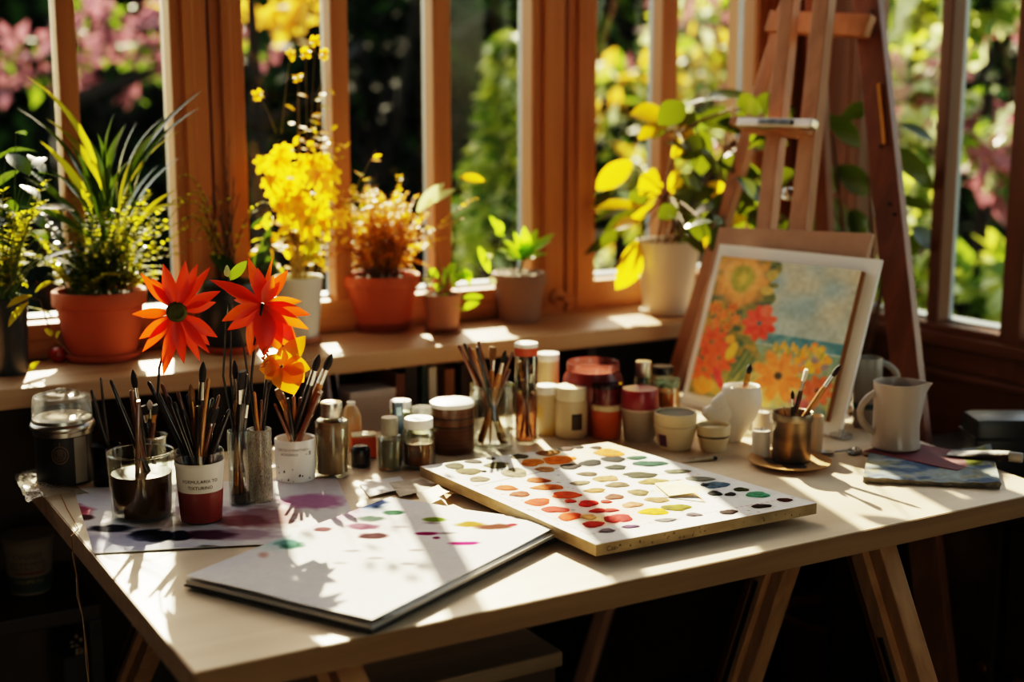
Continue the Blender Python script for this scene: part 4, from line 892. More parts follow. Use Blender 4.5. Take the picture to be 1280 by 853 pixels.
put_brushes('G','white printed cup','brushes in the white printed cup',[(399,443,U,0,0,1.3),(415,442,U,2,0,1.3),(401,489,S,1,0,1.6),(347,486,FL_,3,1,.8),(343,505,D,1,1,.9),(367,495,D,2,1,1.1),(376,497,D,1,1,1.1),(360,498,D,0,1,1),(381,495,D,2,1,1),(352,492,FL_,1,1,.9),(389,497,D,0,1,1.1)])
put_brushes('L','clear glass brush jar','brushes in the glass brush jar',[(573,431,D,1,1,1.1),(580,429,D,0,1,1),(586,433,D,1,1,1),(591,437,D,2,1,.9),(596,434,D,0,1,1),(598,426,D,1,1,1.1),(616,434,FL_,2,1,.8),(632,438,U,2,0,.9),(641,440,D,1,1,1),(637,462,S,1,0,1.1)])
put_brushes('M','tall sealed cylinder','brushes sealed in the tall cylinder',[(649,452,FL_,1,1,.9),(657,446,D,1,1,.9),(666,455,U,0,1,.9)])
put_brushes('X','metal brush cup','brushes in the metal cup',[(990.6,488,U,0,0,.7),(1008,462,FL_,0,2,.8),(1061,455,U,2,0,.9),(980,508,D,3,1,.6),(1001,490,D,1,1,.5)])
put_brushes('V','plaster jug','brush in the plaster jug',[(938,455,U,1,0,1.1)])
# ================================================================ PLANTS
LV_D=leafmat('dark lance leaf','#1a2e15','#2f4a1d','#587018',.28,.25,20)
LV_F=leafmat('ferny leaf','#5d6a1c','#8a8f28','#d4cc2a',.6,.6,20,spec=.12)
LV_Y=leafmat('bright yellow leaf','#d8a81c','#e8bf2c','#ffd21e',.6,.45,14)
LV_T=leafmat('tan dried leaf','#b98a3a','#d2a650','#e8b040',.5,.5,20)
LV_G=leafmat('fresh green leaf','#7fae2c','#a2cc40','#b8e030',.55,.4,14)
LV_R=leafmat('rubber plant leaf','#1e2f16','#35481c','#7c8a1a',.3,.22,14)
LV_RY=leafmat('yellowing rubber leaf','#a5861e','#c6a428','#f0c818',.55,.3,14)
LV_W=leafmat('pale variegated leaf','#c9d2a8','#e2e8cc','#dfe6a0',.45,.35,30)
def plant(label,cat,xl,xr,pyb,pyt,potm,profile='classic',taper=.7,name='potted_plant',z=SZ,fwd=0):
    C,r,h=seat(xl,xr,pyb,pyt,z); C=C+FW*fwd; rb=r*taper
    t=thing(name,label,cat,C)
    b=MB()
    if profile=='classic': p=[(0,0),(rb*.95,0),(rb,.003),(rb+(r*.93-rb)*.97,h*.76),(r*.99,h*.78),(r,h*.80),(r,h*.98),(r*.98,h),(r*.90,h),(r*.88,h*.98),(r*.86,h*.88),(0,h*.88)]
    else: p=[(0,0),(rb*.95,0),(rb,.004),(r*.97,h*.94),(r,h*.96),(r,h*.99),(r*.97,h),(r*.92,h*.99),(r*.9,h*.9),(0,h*.9)]
    b.lathe(p,44); b.build('pot',potm,t)
    b=MB(); b.lathe([(0,h*.93),(r*.5,h*.925),(r*.87,h*.90)],28)
    b.v=[(x,y,zz+R.uniform(-.002,.002)) for x,y,zz in b.v]; b.build('soil',SOIL,t)
    return t,C,r,h
def saucer(C,r,label,m=TERRA,hh=.012):
    t=thing('plant_saucer',label,'saucer',(C.x,C.y,SZ+.0004))
    b=MB(); b.lathe([(0,0),(r*.88,0),(r*.92,.002),(r,hh-.001),(r*.98,hh),(r*.93,hh-.001),(r*.88,.004),(0,.004)],40); b.build('dish',m,t)
    return t
def arch(b,p0,p1,sag,rad,n=8,mi=0,up=Vector((0,0,1))):
    pts=[p0+(p1-p0)*(i/n)+up*sag*4*(i/n)*(1-i/n) for i in range(n+1)]
    b.tube(pts,[rad*(1-.6*i/n) for i in range(n+1)],5,mi); return pts
def frond(b,pts,L,W,dens,mi=0,rs=R,tw=1.0,shape='o'):
    n=len(pts)-1
    for k in range(dens):
        s=.15+.85*k/dens; i=min(int(s*n),n-1); f=s*n-i; p=pts[i]+(pts[i+1]-pts[i])*f; d=(pts[i+1]-pts[i]).normalized()
        sd=d.cross(Vector((0,0,1))); sd=sd.normalized() if sd.length>.01 else Vector((1,0,0))
        for sg in (-1,1):
            q=(sd*sg*1.0+d*.5+Vector((rs.uniform(-1,1),rs.uniform(-1,1),rs.uniform(-.8,.8)))*.35*tw).normalized()
            l=L*(1-.55*s)*rs.uniform(.7,1.25); b.leaf(p,p+q*l,W*rs.uniform(.8,1.2)*(1-.3*s),.05,2,.1,shape,(rs.uniform(-.5,.5),rs.uniform(-.5,.5),1),mi)
def loc3(C,px,py,dz=0): 
    """point relative to C seen at px,py, moved dz along the viewing direction"""
    return pl(px,py,FW,FW.dot(C)+dz)-C
# --- 1 far left dark pot with vine
t,C,r,h=plant('leafy plant in a dark glazed pot at the far left edge of the sill','potted plant',-14,40,472,372,DKPOT,'plain',.8)
b=MB(); s=MB()
for k in range(34):
    px,py=R.uniform(-40,62),R.uniform(165,385); q=loc3(C,px,py,R.uniform(-.07,.07)); b0=Vector((R.uniform(-.5,.5)*r,R.uniform(-.5,.5)*r,h*.92))
    m=(b0+q)/2+Vector((0,0,.01)); arch(s,b0,q,.01,.0014,5); d=Vector((R.uniform(-1,1),R.uniform(-1,1),R.uniform(-.5,.7))).normalized(); L=R.uniform(.03,.065)
    b.leaf(q,q+d*L,L*.45,.05,5,.2,'oval',(R.uniform(-.4,.4),R.uniform(-.4,.4),1))
for k in range(16):
    q=loc3(C,R.uniform(-30,70),R.uniform(210,385),R.uniform(-.06,.04)); b0=Vector((0,0,h*.92)); pts=arch(s,b0,q,.03,.0012,8); frond(b,pts,.022,.009,12,1)
s.build('stems',STEM,t); b.build('foliage',[LV_D,LV_F],t,smooth=.6)
b=MB(); v=MB()
pp=[loc3(C,x,y,-.05) for x,y in ((38,372),(50,375),(58,400),(64,418),(78,432),(88,444))]; v.tube(pp,[.0012]*6,5)
for (x0,y0,x1,y1,w) in ((40,370,8,385,.016),(44,366,68,352,.014),(36,378,10,410,.016),(66,420,55,412,.012),(70,424,76,414,.012),(50,452,35,466,.012)):
    b.leaf(loc3(C,x0,y0,-.05),loc3(C,x1,y1,-.055),w,.08,5,.2,'oval',(-.3,-.5,.8))
v.build('trailing_stem',TWIG,t); b.build('vine_leaves',LV_F,t,smooth=.6)
# red fruit
C,r,h=seat(62,85,455,434,SZ)
t=thing('red_fruit','small shiny red fruit on the sill left of the big terracotta pot','fruit',C)
b=MB(); b.lathe([(0,.0006),(r*.5,.001),(r*.9,h*.3),(r,h*.55),(r*.8,h*.88),(r*.35,h),(0,h*.93)],24); b.build('flesh',mat('red fruit skin','#8c1c14','#a82c1c',rough=.25),t)
b=MB(); b.tube([(0,0,h*.92),(.001,.001,h*1.15)],.0008,5); b.build('stalk',TWIG,t)
# --- 2 big terracotta with lance leaves
t,C,r,h=plant('big terracotta pot with long lance leaves above ferny foliage, left on the sill','potted plant',72,186,458,366,TERRA,'classic',.74)
C0=C
saucer(C,r*.86,'terracotta saucer under the big pot of lance leaves on the left')
for o in (t,): o.location=(C.x,C.y,SZ+.0052)
b=MB(); s=MB()
lances=[(150,262,253,117,.016),(165,255,250,138,.015),(150,275,228,165,.014),(125,250,32,98,.015),(128,262,58,152,.015),(120,272,20,138,.012),(140,250,143,145,.013),(133,255,158,158,.018),(148,265,172,155,.014),(160,270,205,150,.014),(150,280,187,172,.018),(128,270,96,160,.013),(122,280,86,182,.014),(115,285,50,180,.016),(118,290,62,215,.016),(112,295,30,225,.014),(160,285,225,200,.013),(165,292,232,258,.011),(110,300,20,262,.012),(135,262,122,170,.012),(150,290,198,210,.014),(140,285,160,205,.016),(128,295,105,205,.018),(165,300,222,240,.012),(120,305,70,262,.013),(110,310,40,250,.012),(155,300,192,240,.014),(100,300,15,205,.012),(145,300,146,190,.012),(170,262,178,182,.012)]
for (x0,y0,x1,y1,w) in lances:
    dz=R.uniform(-.05,.05); a=loc3(C,x0,y0,dz*.4); c=loc3(C,x1,y1,dz); sg_=1 if x1>x0 else -1; nn=RT*(-.6*sg_+R.uniform(-.3,.3))-FW*R.uniform(.2,.7)+Vector((0,0,.8)); b.leaf(a,c,w*1.2,R.uniform(.06,.16),8,.25,'lance',nn,0 if R.random()<.72 else 1)
    arch(s,Vector((R.uniform(-.4,.4)*r,R.uniform(-.4,.4)*r,h*.92)),a,.0,.0018,4)
s.build('stems',STEM,t); b.build('lance_leaves',[LV_D,LV_F],t,smooth=.7)
b=MB(); s=MB()
for k in range(85):
    q=loc3(C,R.gauss(138,62),R.uniform(232,358),R.uniform(-.08,.06)); pts=arch(s,Vector((R.uniform(-.6,.6)*r,R.uniform(-.6,.6)*r,h*.92)),q,.015,.0009,8); frond(b,pts,.018,.0105,16,0 if R.random()<.7 else 1)
s.build('fern_stems',STEM,t); b.build('fern_fronds',[LV_F,LV_D],t,smooth=.6)
# --- 3 dark pot with arching grass and a big dark leaf
t,C,r,h=plant('dark blue-black pot with thin arching grass, behind the orange flowers','potted plant',246,330,446,356,DKPOT,'classic',.75)
saucer(C,r*.86,'terracotta saucer under the dark blue-black grass pot'); t.location=(C.x,C.y,SZ+.0052)
b=MB(); s=MB()
for (x,y,sg) in ((286,168,0),(281,210,0),(292,225,.0),(225,225,.06),(232,260,.05),(222,290,.06),(240,245,.05),(340,260,.05),(300,245,.01),(245,300,.05),(262,250,.03),(272,235,.01)):
    q=loc3(C,x,y,R.uniform(-.03,.03)); pts=arch(s,Vector((R.uniform(-.3,.3)*r,R.uniform(-.3,.3)*r,h*.9)),q,sg,.0013,9)
    if sg>.03: frond(b,pts,.03,.005,11,1)
    else:
        for k in range(4,9): b.leaf(pts[k],pts[k]+Vector((R.uniform(-.4,.4),R.uniform(-.4,.4),1))*.02,.004,0,3,.1,'lance',(1,0,0),2)
for (x0,y0,x1,y1,w) in ((318,352,332,316,.05),(300,352,262,322,.03),(318,345,338,285,.02),(330,275,312,290,.008),(326,350,345,330,.03)):
    b.leaf(loc3(C,x0,y0,-.02),loc3(C,x1,y1,-.02),w,.06,6,.15,'oval',(.2,-1,.4),0)
s.build('grass_stems',STEMD,t); b.build('foliage',[LV_D,LV_F,STEMD],t,smooth=.6)
# --- 4 white pot with bright yellow maple-like leaves
t,C,r,h=plant('white pot of bright yellow lobed leaves and tall dry flower stalks','potted plant',343,406,433,349,mat('cool white glaze','#c9cbc4','#d6d7d0',rough=.35),'plain',.76)
saucer(C,r*.9,'tan saucer under the white pot of yellow leaves',TERRAD); t.location=(C.x,C.y,SZ+.0052)
b=MB(); s=MB()
def lobed(b,c,size,nrm,ang,mi=0):
    nrm=Vector(nrm).normalized(); ex=nrm.cross(Vector((0,0,1))).normalized() if abs(nrm.z)<.95 else Vector((1,0,0)); ey=ex.cross(nrm)
    for k,(a,l,w) in enumerate(((0,1,.42),(.75,.85,.36),(-.75,.85,.36),(1.5,.62,.3),(-1.5,.62,.3),(2.3,.4,.22),(-2.3,.4,.22))):
        d=ex*math.sin(a+ang)+ey*math.cos(a+ang); b.leaf(c,c+d*size*l,size*w,.02,6,.12,'oval',nrm,mi,.22)
for (x,y,sz) in ((345,205,.062),(398,222,.064),(372,250,.055),(360,232,.055),(395,262,.055),(378,215,.045),(336,228,.04),(410,240,.045),(385,285,.05),(365,275,.045),(400,200,.04),(425,270,.04),(350,260,.04),(330,205,.05),(352,190,.045),(388,205,.05),(412,215,.05),(380,270,.05),(345,240,.05),(405,280,.04),(365,245,.05)):
    c=loc3(C,x,y,R.uniform(-.035,.035)); lobed(b,c,sz*.78,(R.uniform(-.5,.3),-1+R.uniform(-.3,.3),R.uniform(0,.6)),math.pi+R.uniform(-.7,.7)); arch(s,Vector((R.uniform(-.3,.3)*r,R.uniform(-.3,.3)*r,h*.9)),c,.01,.0014,6)
for k in range(46):
    q=loc3(C,R.uniform(326,408),R.uniform(275,342),R.uniform(-.06,.04)); d=Vector((R.uniform(-1,1),R.uniform(-1,1),R.uniform(-.3,.8))).normalized(); b.leaf(q,q+d*.03,.018,.05,4,.15,'oval',(R.uniform(-.5,.5),-.5,1),0 if k%3 else 1)
for (xa,ya,xb,yb) in ((385,290,400,110),(410,300,425,165),(420,310,470,190),(378,300,372,120),(430,320,462,225),(405,290,412,95)):
    pts=arch(s,loc3(C,(xa+372)/2,345,.02),loc3(C,xb,yb,.03),.005,.0012,10)
    for k in range(22):
        p=pts[3+int(R.random()*7)]+Vector((R.uniform(-.02,.02),R.uniform(-.02,.02),R.uniform(-.012,.012))); d=Vector((R.uniform(-1,1),R.uniform(-1,1),R.uniform(-.2,.5))).normalized(); b.leaf(p,p+d*.02,.011,.05,3,.1,'oval',(R.uniform(-.5,.5),-.5,1),0 if k%4 else 1)
b.build('yellow_leaves',[LV_Y,LV_F],t,smooth=.6); s.build('stems',mat('straw stem','#8f7a3a','#a38c48',rough=.6),t)
for (x,y,x0,y0) in ((394,55,388,190),(363,72,352,170),(322,122,345,170),(373,100,375,200),(382,70,384,190),(405,72,400,190)):
    m=MB(); c=loc3(C,x,y,.0); pts=arch(m,loc3(C,x0,y0,.0),c,.008,.001,8)
    fs_=m.build('flower_stalk',mat('straw stalk','#8f7a3a'),t)
    m=MB()
    for k in range(26):
        d=Vector((R.gauss(0,1),R.gauss(0,1),R.gauss(0,1))).normalized(); m.leaf(c,c+d*.012,.005,.1,2,.1,'o',(d.y,d.z,d.x))
    m.build('dried_flower_head',LV_Y,fs_,smooth=0)
# --- 5 terracotta with golden dry fern
t,C,r,h=plant('terracotta pot of bushy golden-tan fern, middle of the sill','potted plant',430,526,420,346,TERRA,'classic',.70)
saucer(C,r*.78,'dark terracotta saucer under the golden-tan fern pot',mat('dark terracotta','#7a3218','#8c3e20',rough=.6),.017); t.location=(C.x,C.y,SZ+.0052)
b=MB(); s=MB()
for k in range(130):
    a=R.uniform(0,6.28); px=R.gauss(476,40); py=R.uniform(228,335)-abs(px-476)*-.15
    if k<6: px,py=[(500,220),(525,245),(428,260),(420,290),(535,300),(535,270)][k]
    q=loc3(C,px,py,R.uniform(-.06,.06)); pts=arch(s,Vector((R.uniform(-.5,.5)*r,R.uniform(-.5,.5)*r,h*.92)),q,.02,.0009,8); frond(b,pts,.016,.011,17,0 if R.random()<.75 else 1,tw=1.6)
s.build('stems',TWIG,t); b.build('fern_fronds',[LV_T,LV_Y],t,smooth=.6)
# --- 6 small pink pot with trailing plant
t,C,r,h=plant('small pinkish clay pot with a trailing pale-leaved vine and one tall pale shoot','potted plant',529,578,419,370,TERRAD,'plain',.8)
saucer(C,r*.95,'small brown saucer under the pinkish clay pot',mat('brown saucer','#6b3a22','#7c4a2e',rough=.5),.010); t.location=(C.x,C.y,SZ+.0052)
b=MB(); s=MB()
for (x0,y0,x1,y1,w,mi) in ((522,268,556,232,.018,1),(535,258,570,240,.012,1),(575,225,606,230,.014,2),(598,312,612,345,.012,0),(590,345,575,352,.012,0),(580,340,588,360,.012,0),(600,380,575,392,.010,0),(578,376,604,375,.010,0),(560,372,548,382,.012,0),(556,385,574,386,.012,0),(548,350,536,340,.012,0),(560,345,570,332,.012,0),(540,360,528,350,.012,1),(565,358,582,345,.012,0),(604,330,616,322,.012,1),(612,350,618,360,.01,1)):
    a=loc3(C,x0,y0,-.01); c=loc3(C,x1,y1,-.02); b.leaf(a,c,w*1.35,.06,6,.18,'oval',(-.3,-.8,.6),mi)
for pts in (((555,365),(565,330),(590,335),(604,350)),((553,365),(545,320),(528,280),(522,268)),((558,366),(570,300),(560,250),(575,226)),((556,368),(575,375),(600,380))):
    s.tube([loc3(C,x,y,-.01) for x,y in pts],[.0013,.0011,.001,.0008][:len(pts)],5)
for k in range(14):
    q=loc3(C,R.uniform(536,576),R.uniform(345,368),R.uniform(-.02,.02)); d=Vector((R.uniform(-1,1),R.uniform(-1,1),.5)).normalized(); b.leaf(q,q+d*.02,.011,.05,4,.15,'oval',(0,-.5,1),0)
s.build('stems',STEM,t); b.build('leaves',[LV_G,LV_W,LV_Y],t,smooth=.6)
# --- 7 grey-brown pot with succulent
t,C,r,h=plant('grey-brown clay pot with a bright green rosette plant','potted plant',615,683,407,341,mat('grey brown clay','#7d6150','#94776a',rough=.75,scale=9,bump=.1),'classic',.74)
b=MB(); s=MB(); ctr=loc3(C,653,325,0)
for (x1,y1,w) in ((694,292,.013),(690,300,.014),(672,286,.013),(655,283,.015),(642,290,.013),(628,300,.013),(622,312,.012),(640,308,.013),(672,310,.013),(685,318,.011),(660,300,.015),(650,300,.014),(667,322,.011),(632,322,.011)):
    b.leaf(ctr,loc3(C,x1,y1,R.uniform(-.035,.03)),w*1.5,.06,6,.25,'oval',(0,-.6,.8))
for (x0,y0,x1,y1) in ((625,292,612,270),(628,290,622,276),(630,296,618,290)):
    b.leaf(loc3(C,x0,y0),loc3(C,x1,y1),.012,.06,5,.2,'oval',(-.2,-.6,.6))
s.tube([Vector((0,0,h*.9)),ctr],[.004,.003],7); s.tube([Vector((-.01,0,h*.9)),loc3(C,636,318),loc3(C,626,292)],[.0012]*3,5)
s.build('stems',STEM,t); b.build('leaves',LV_G,t,smooth=.6)
bb=MB()
for k in range(22):
    a=R.uniform(0,6.28); q=R.uniform(.35,.8)*r; M=Matrix.Translation((q*math.cos(a),q*math.sin(a),h*.95)); bb.lathe([(0,-.003),(.004,-.001),(.005,.001),(.003,.003),(0,.004)],8,M)
bb.build('pebbles',mat('pale pebbles','#a3907c','#bfae9a',rough=.8,scale=40),t)['kind']='stuff'
# --- 8 rubber plant in white pot
t,C,r,h=plant('large white pot with a spreading yellow-and-green rubber plant right of the windows','potted plant',793,874,398,303,mat('matte white pot','#d6c9bb','#e2d6c9',rough=.5),'plain',.72)
saucer(C,r*.84,'low white saucer under the rubber plant pot',mat('matte white pot','#d6c9bb'),.010); t.location=(C.x,C.y,SZ+.0052)
b=MB(); s=MB()
RL=[(832,150,788,146,.034,1),(830,158,798,178,.02,1),(832,168,800,172,.018,0),(790,205,745,240,.026,1),(800,255,742,282,.018,0),(815,250,752,300,.017,0),(805,262,735,262,.014,1),(797,305,770,365,.036,1),(790,285,730,322,.014,0),(800,280,765,290,.02,1),(880,128,945,126,.032,0),(850,140,905,128,.028,0),(872,152,925,160,.032,0),(835,165,878,150,.024,0),(880,165,876,222,.030,0),(835,170,870,172,.022,1),(905,165,965,150,.03,0),(905,200,962,190,.036,0),(905,212,958,235,.03,0),(930,165,985,185,.03,0),(935,210,945,290,.034,0),(870,240,825,275,.022,0),(880,250,868,305,.030,0),(850,285,846,318,.034,0),(905,265,925,300,.034,0),(915,245,955,262,.016,1),(885,232,905,252,.022,1),(820,215,800,248,.022,1),(848,215,838,245,.018,1),(770,240,742,262,.014,0),(845,200,885,190,.02,0),(860,255,895,240,.02,0),(860,175,840,200,.018,1),(812,235,785,262,.02,0),(880,300,905,330,.02,1),(845,330,838,350,.01,0),(858,322,856,350,.01,0),(890,285,935,275,.018,1),(925,130,975,165,.03,0),(828,232,772,300,.018,1)]
rsd=random.Random(3)
for k in range(44):
    x,y=R.uniform(845,1000),R.uniform(120,300); a_=R.uniform(-.6,3.7); RL.append((x,y,x+R.uniform(25,50)*math.cos(a_),y+R.uniform(25,52)*math.sin(a_)*.9,R.uniform(.020,.030),0,R.uniform(-.24,.02)))  # extra leaves added nearer the room to shade the table's right end
hub=[loc3(C,835,250,0),loc3(C,872,200,.02),loc3(C,905,190,.03),loc3(C,845,170,-.02),loc3(C,900,250,.0)]
for q in hub: arch(s,Vector((rsd.uniform(-.3,.3)*r,rsd.uniform(-.3,.3)*r,h*.9)),q,.01,.004,8)
for (x0,y0,x1,y1,w,mi,*dd) in RL:
    dz=dd[0] if dd else rsd.uniform(-.05,.05); a=loc3(C,x0,y0,dz); c=loc3(C,x1,y1,dz+rsd.uniform(-.03,.03))
    b.leaf(a,c,w*1.75,.07,8,.14,'oval',(rsd.uniform(-.6,.4),-.7+rsd.uniform(-.5,.4),.6),mi)
    qn=min(hub,key=lambda q:(q-a).length); s.tube([qn,(qn+a)/2+Vector((0,0,.006)),a],[.002,.0016,.0013],5)
s.build('stems',TWIG,t); b.build('leaves',[LV_R,LV_RY],t,smooth=.7)
# --- 9 tall corner rubber plant behind the easel, pot on the floor
cx,cy=1.93,2.0
t=thing('corner_rubber_plant','tall dark rubber plant standing in the corner behind the easel','potted plant',(cx,cy,0)); C=Vector((cx,cy,0))
b=MB(); b.lathe([(0,.003),(.075,.003),(.08,.006),(.098,.2),(.1,.205),(.1,.22),(.092,.22),(.09,.2),(0,.2)],32); b.build('pot',TERRAD,t)
b=MB(); b.lathe([(0,.204),(.09,.202)],20); b.build('soil',SOIL,t)
b=MB(); s=MB()
for q in (((1040,170),(1060,330)),((1085,140),(1090,300)),((1125,180),(1110,330))):
    s.tube([Vector((rsd.uniform(-.02,.02),0,.2)),loc3(C,1075,480,0),loc3(C,*q[1],0),loc3(C,*q[0],0)],[.007,.006,.005,.003],7)
for (x0,y0,x1,y1,w,dz) in ((1035,145,1075,185,.03,0),(1048,208,1085,245,.036,0),(1105,180,1168,238,.030,-.03),(1125,155,1168,178,.02,0),(1120,250,1170,262,.016,0),(1138,245,1105,268,.018,-.02),(1140,285,1168,315,.04,-.02),(1132,325,1120,368,.036,-.02),(1150,290,1125,325,.026,0),(1025,245,1060,300,.045,.03),(1040,260,1005,290,.034,.02),(1060,290,1030,320,.04,.02),(1020,200,1045,240,.034,.02),(1090,130,1050,150,.022,0),(1065,262,1078,300,.03,.02),(1138,410,1145,452,.022,-.03),(1100,330,1085,365,.03,.02),(1010,150,1030,195,.03,.03)):
    a=loc3(C,x0,y0,dz); c=loc3(C,x1,y1,dz-.01); b.leaf(a,c,w*1.5,.07,7,.14,'oval',(rsd.uniform(-.6,.2),-.8,.5)); 
    m=loc3(C,(x0*2+1080)/3,y0+25,dz*.5); s.tube([m,a],[.002,.0014],5)
s.build('stems',TWIG,t); b.build('leaves',LV_R,t,smooth=.7)
# ================================================================ CUT FLOWERS
PET=leafmat('orange red petal','#b82808','#da480e','#f24a0c',.42,.4,30)
PET2=leafmat('bright orange petal','#d0400a','#ea6414','#fa6a10',.42,.4,30)
PETY=leafmat('amber petal','#cc7408','#e29214','#f09a10',.45,.4,30)
def stem_to(b,V,head,mid=None,rad=.0018,foot=(0,0)):
    C,rb,rt,h,_=VES[V]; base=Vector((C.x,C.y,C.z+.01))+RT*foot[0]+FW*foot[1]; rimp=Vector((C.x,C.y,C.z+h))+RT*foot[0]*1.2+FW*foot[1]*1.2
    pts=[base,rimp]+[m for m in (mid or [])]+[head]; sm=[]
    for i in range(len(pts)-1):
        for k in range(4): sm.append(pts[i].lerp(pts[i+1],k/4))
    sm.append(pts[-1]); b.tube(sm,rad,7)
# flower 1 faces the camera
CE=VES['E'][0]
hd=pl(221,390,FW,FW.dot(CE)-.01); toC=(CAM-hd).normalized()
t=thing('orange_flower','orange-red daisy-like flower facing the viewer, the left one of the two','flower',hd)
b=MB(); Cv=VES['E']; b2=MB()
b2.tube([q-hd for q in (Vector((Cv[0].x,Cv[0].y,Cv[0].z+.02))+RT*-.008,pl(205,560,FW,FW.dot(CE)),pl(197,470,FW,FW.dot(CE)),pl(206,430,FW,FW.dot(CE)+.008),hd+FW*.008)],[.0018]*5,7) 
b2.v=[];b2.f=[];b2.m=[]
b2.tube([q-hd for q in (Vector((CE.x,CE.y,CE.z+.05))-RT*.012,Vector((CE.x,CE.y,CE.z+Cv[3]))-RT*.022,pl(197,495,FW,FW.dot(CE)),pl(199,460,FW,FW.dot(CE)+.008),pl(212,415,FW,FW.dot(CE)+.010),hd+FW*.008)],[.0018,.0018,.0017,.0016,.0018,.003],7)
b2.build('stem',STEMD,t)
ux=RT; uz=(Vector((0,0,1))-toC*toC.z).normalized()
for k,(x,y) in enumerate(((176,342),(204,330),(232,326),(263,334),(276,364),(270,378),(272,422),(262,442),(250,452),(230,455),(204,470),(178,440),(174,424),(165,393),(190,348),(247,330),(262,432),(216,440))):
    tip=pl(x,y,FW,FW.dot(hd)+R.uniform(-.006,.012))-hd; d=tip.normalized(); m=MB(); m.leaf(d*.008,tip,.0145*R.uniform(.85,1.15),R.uniform(-.02,.08),8,.28,'petal',toC+Vector((R.uniform(-.3,.3),0,R.uniform(-.3,.3)))); m.build('petal',PET,t,smooth=.9)
b=MB(); b.lathe([(.013,-.003),(.0125,.002),(.009,.005),(.004,.004),(0,.0035)],24,toC.to_track_quat('Z','Y').to_matrix().to_4x4())
for k in range(70):
    a=k*2.4; q=.0125*math.sqrt(k/70); p=ux*q*math.cos(a)+uz*q*math.sin(a)+toC*.003; b.leaf(p,p+toC*.004,.0016,0,2,.1,'o',ux)
b.build('flower_centre',mat('olive centre','#4a4a14','#6d6a1e',rough=.8,scale=120),t)
# flower 2 seen from the side
CF=VES['F2'][0]; hd=pl(328,380,FW,FW.dot(CF)-.02)
t=thing('orange_flower','bright orange lily-like flower seen from the side, the right one of the two','flower',hd)
b=MB(); b.tube([q-hd for q in (Vector((CF.x,CF.y,CF.z+.02)),Vector((CF.x,CF.y,CF.z+VES['F2'][3]))-RT*.004,pl(314,480,FW,FW.dot(CF)),pl(318,430,FW,FW.dot(CF)-.03),pl(326,392,FW,FW.dot(CF)-.028),Vector(hd))],[.002,.002,.0018,.0018,.0016,.002],7); b.build('stem',STEMD,t)
for k,(x,y,w,dz) in enumerate(((262,350,.016,0),(275,358,.014,.01),(310,322,.014,.005),(322,335,.017,-.01),(341,322,.006,.0),(342,344,.014,-.01),(360,338,.016,.01),(350,352,.012,.0),(377,377,.013,.01),(388,394,.016,0),(386,412,.016,-.005),(277,402,.017,-.005),(284,413,.017,-.01),(292,375,.012,.02),(312,444,.022,-.01),(330,446,.026,-.015),(350,440,.028,-.01),(370,440,.026,.0),(372,428,.02,.01),(320,425,.02,.005))):
    tip=pl(x,y,FW,FW.dot(hd)+dz)-hd; d=tip.normalized(); m=MB(); m.leaf(d*.002,tip,w*1.1,R.uniform(-.06,.10),8,.3,'petal',toC+Vector((R.uniform(-.4,.4),0,R.uniform(-.2,.5)))); m.build('petal',PET2 if k%3 else PET,t,smooth=.9)
# yellow iris bending over
hd=pl(352,458,FW,FW.dot(CF)-.035)
t=thing('yellow_flower','drooping amber-yellow iris-like flower below the right orange one','flower',hd)
b=MB(); b.tube([q-hd for q in (Vector((CF.x,CF.y,CF.z+.02))+RT*.006,Vector((CF.x,CF.y,CF.z+VES['F2'][3]))+RT*.006,pl(335,490,FW,FW.dot(CF)-.02),pl(345,465,FW,FW.dot(CF)-.03),Vector(hd))],[.0018]*5,7); b.build('stem',STEMD,t)
for k,(x,y,w,dz,dr) in enumerate(((368,494,.030,-.018,.10),(380,478,.026,-.005,.12),(388,462,.020,.0,.15),(331,474,.018,-.01,.1),(324,462,.020,.0,.12),(352,433,.012,.0,.1),(336,444,.012,.005,.1),(382,420,.018,.02,.1))):
    tip=pl(x,y,FW,FW.dot(hd)+dz)-hd; d=tip.normalized(); m=MB(); m.leaf(d*.002,tip,w*1.4,dr,8,.25,'petal',toC+Vector((0,0,.4))); m.build('petal',PETY,t,smooth=.9)
m=MB()
for k in range(16):
    a=k*.4; p=pl(331+R.uniform(-4,4),435+k*1.6,FW,FW.dot(hd)-.005)-hd; m.lathe([(0,-.002),(.0022,0),(0,.002)],8,Matrix.Translation(p))
m.build('stamens',PETY,t)
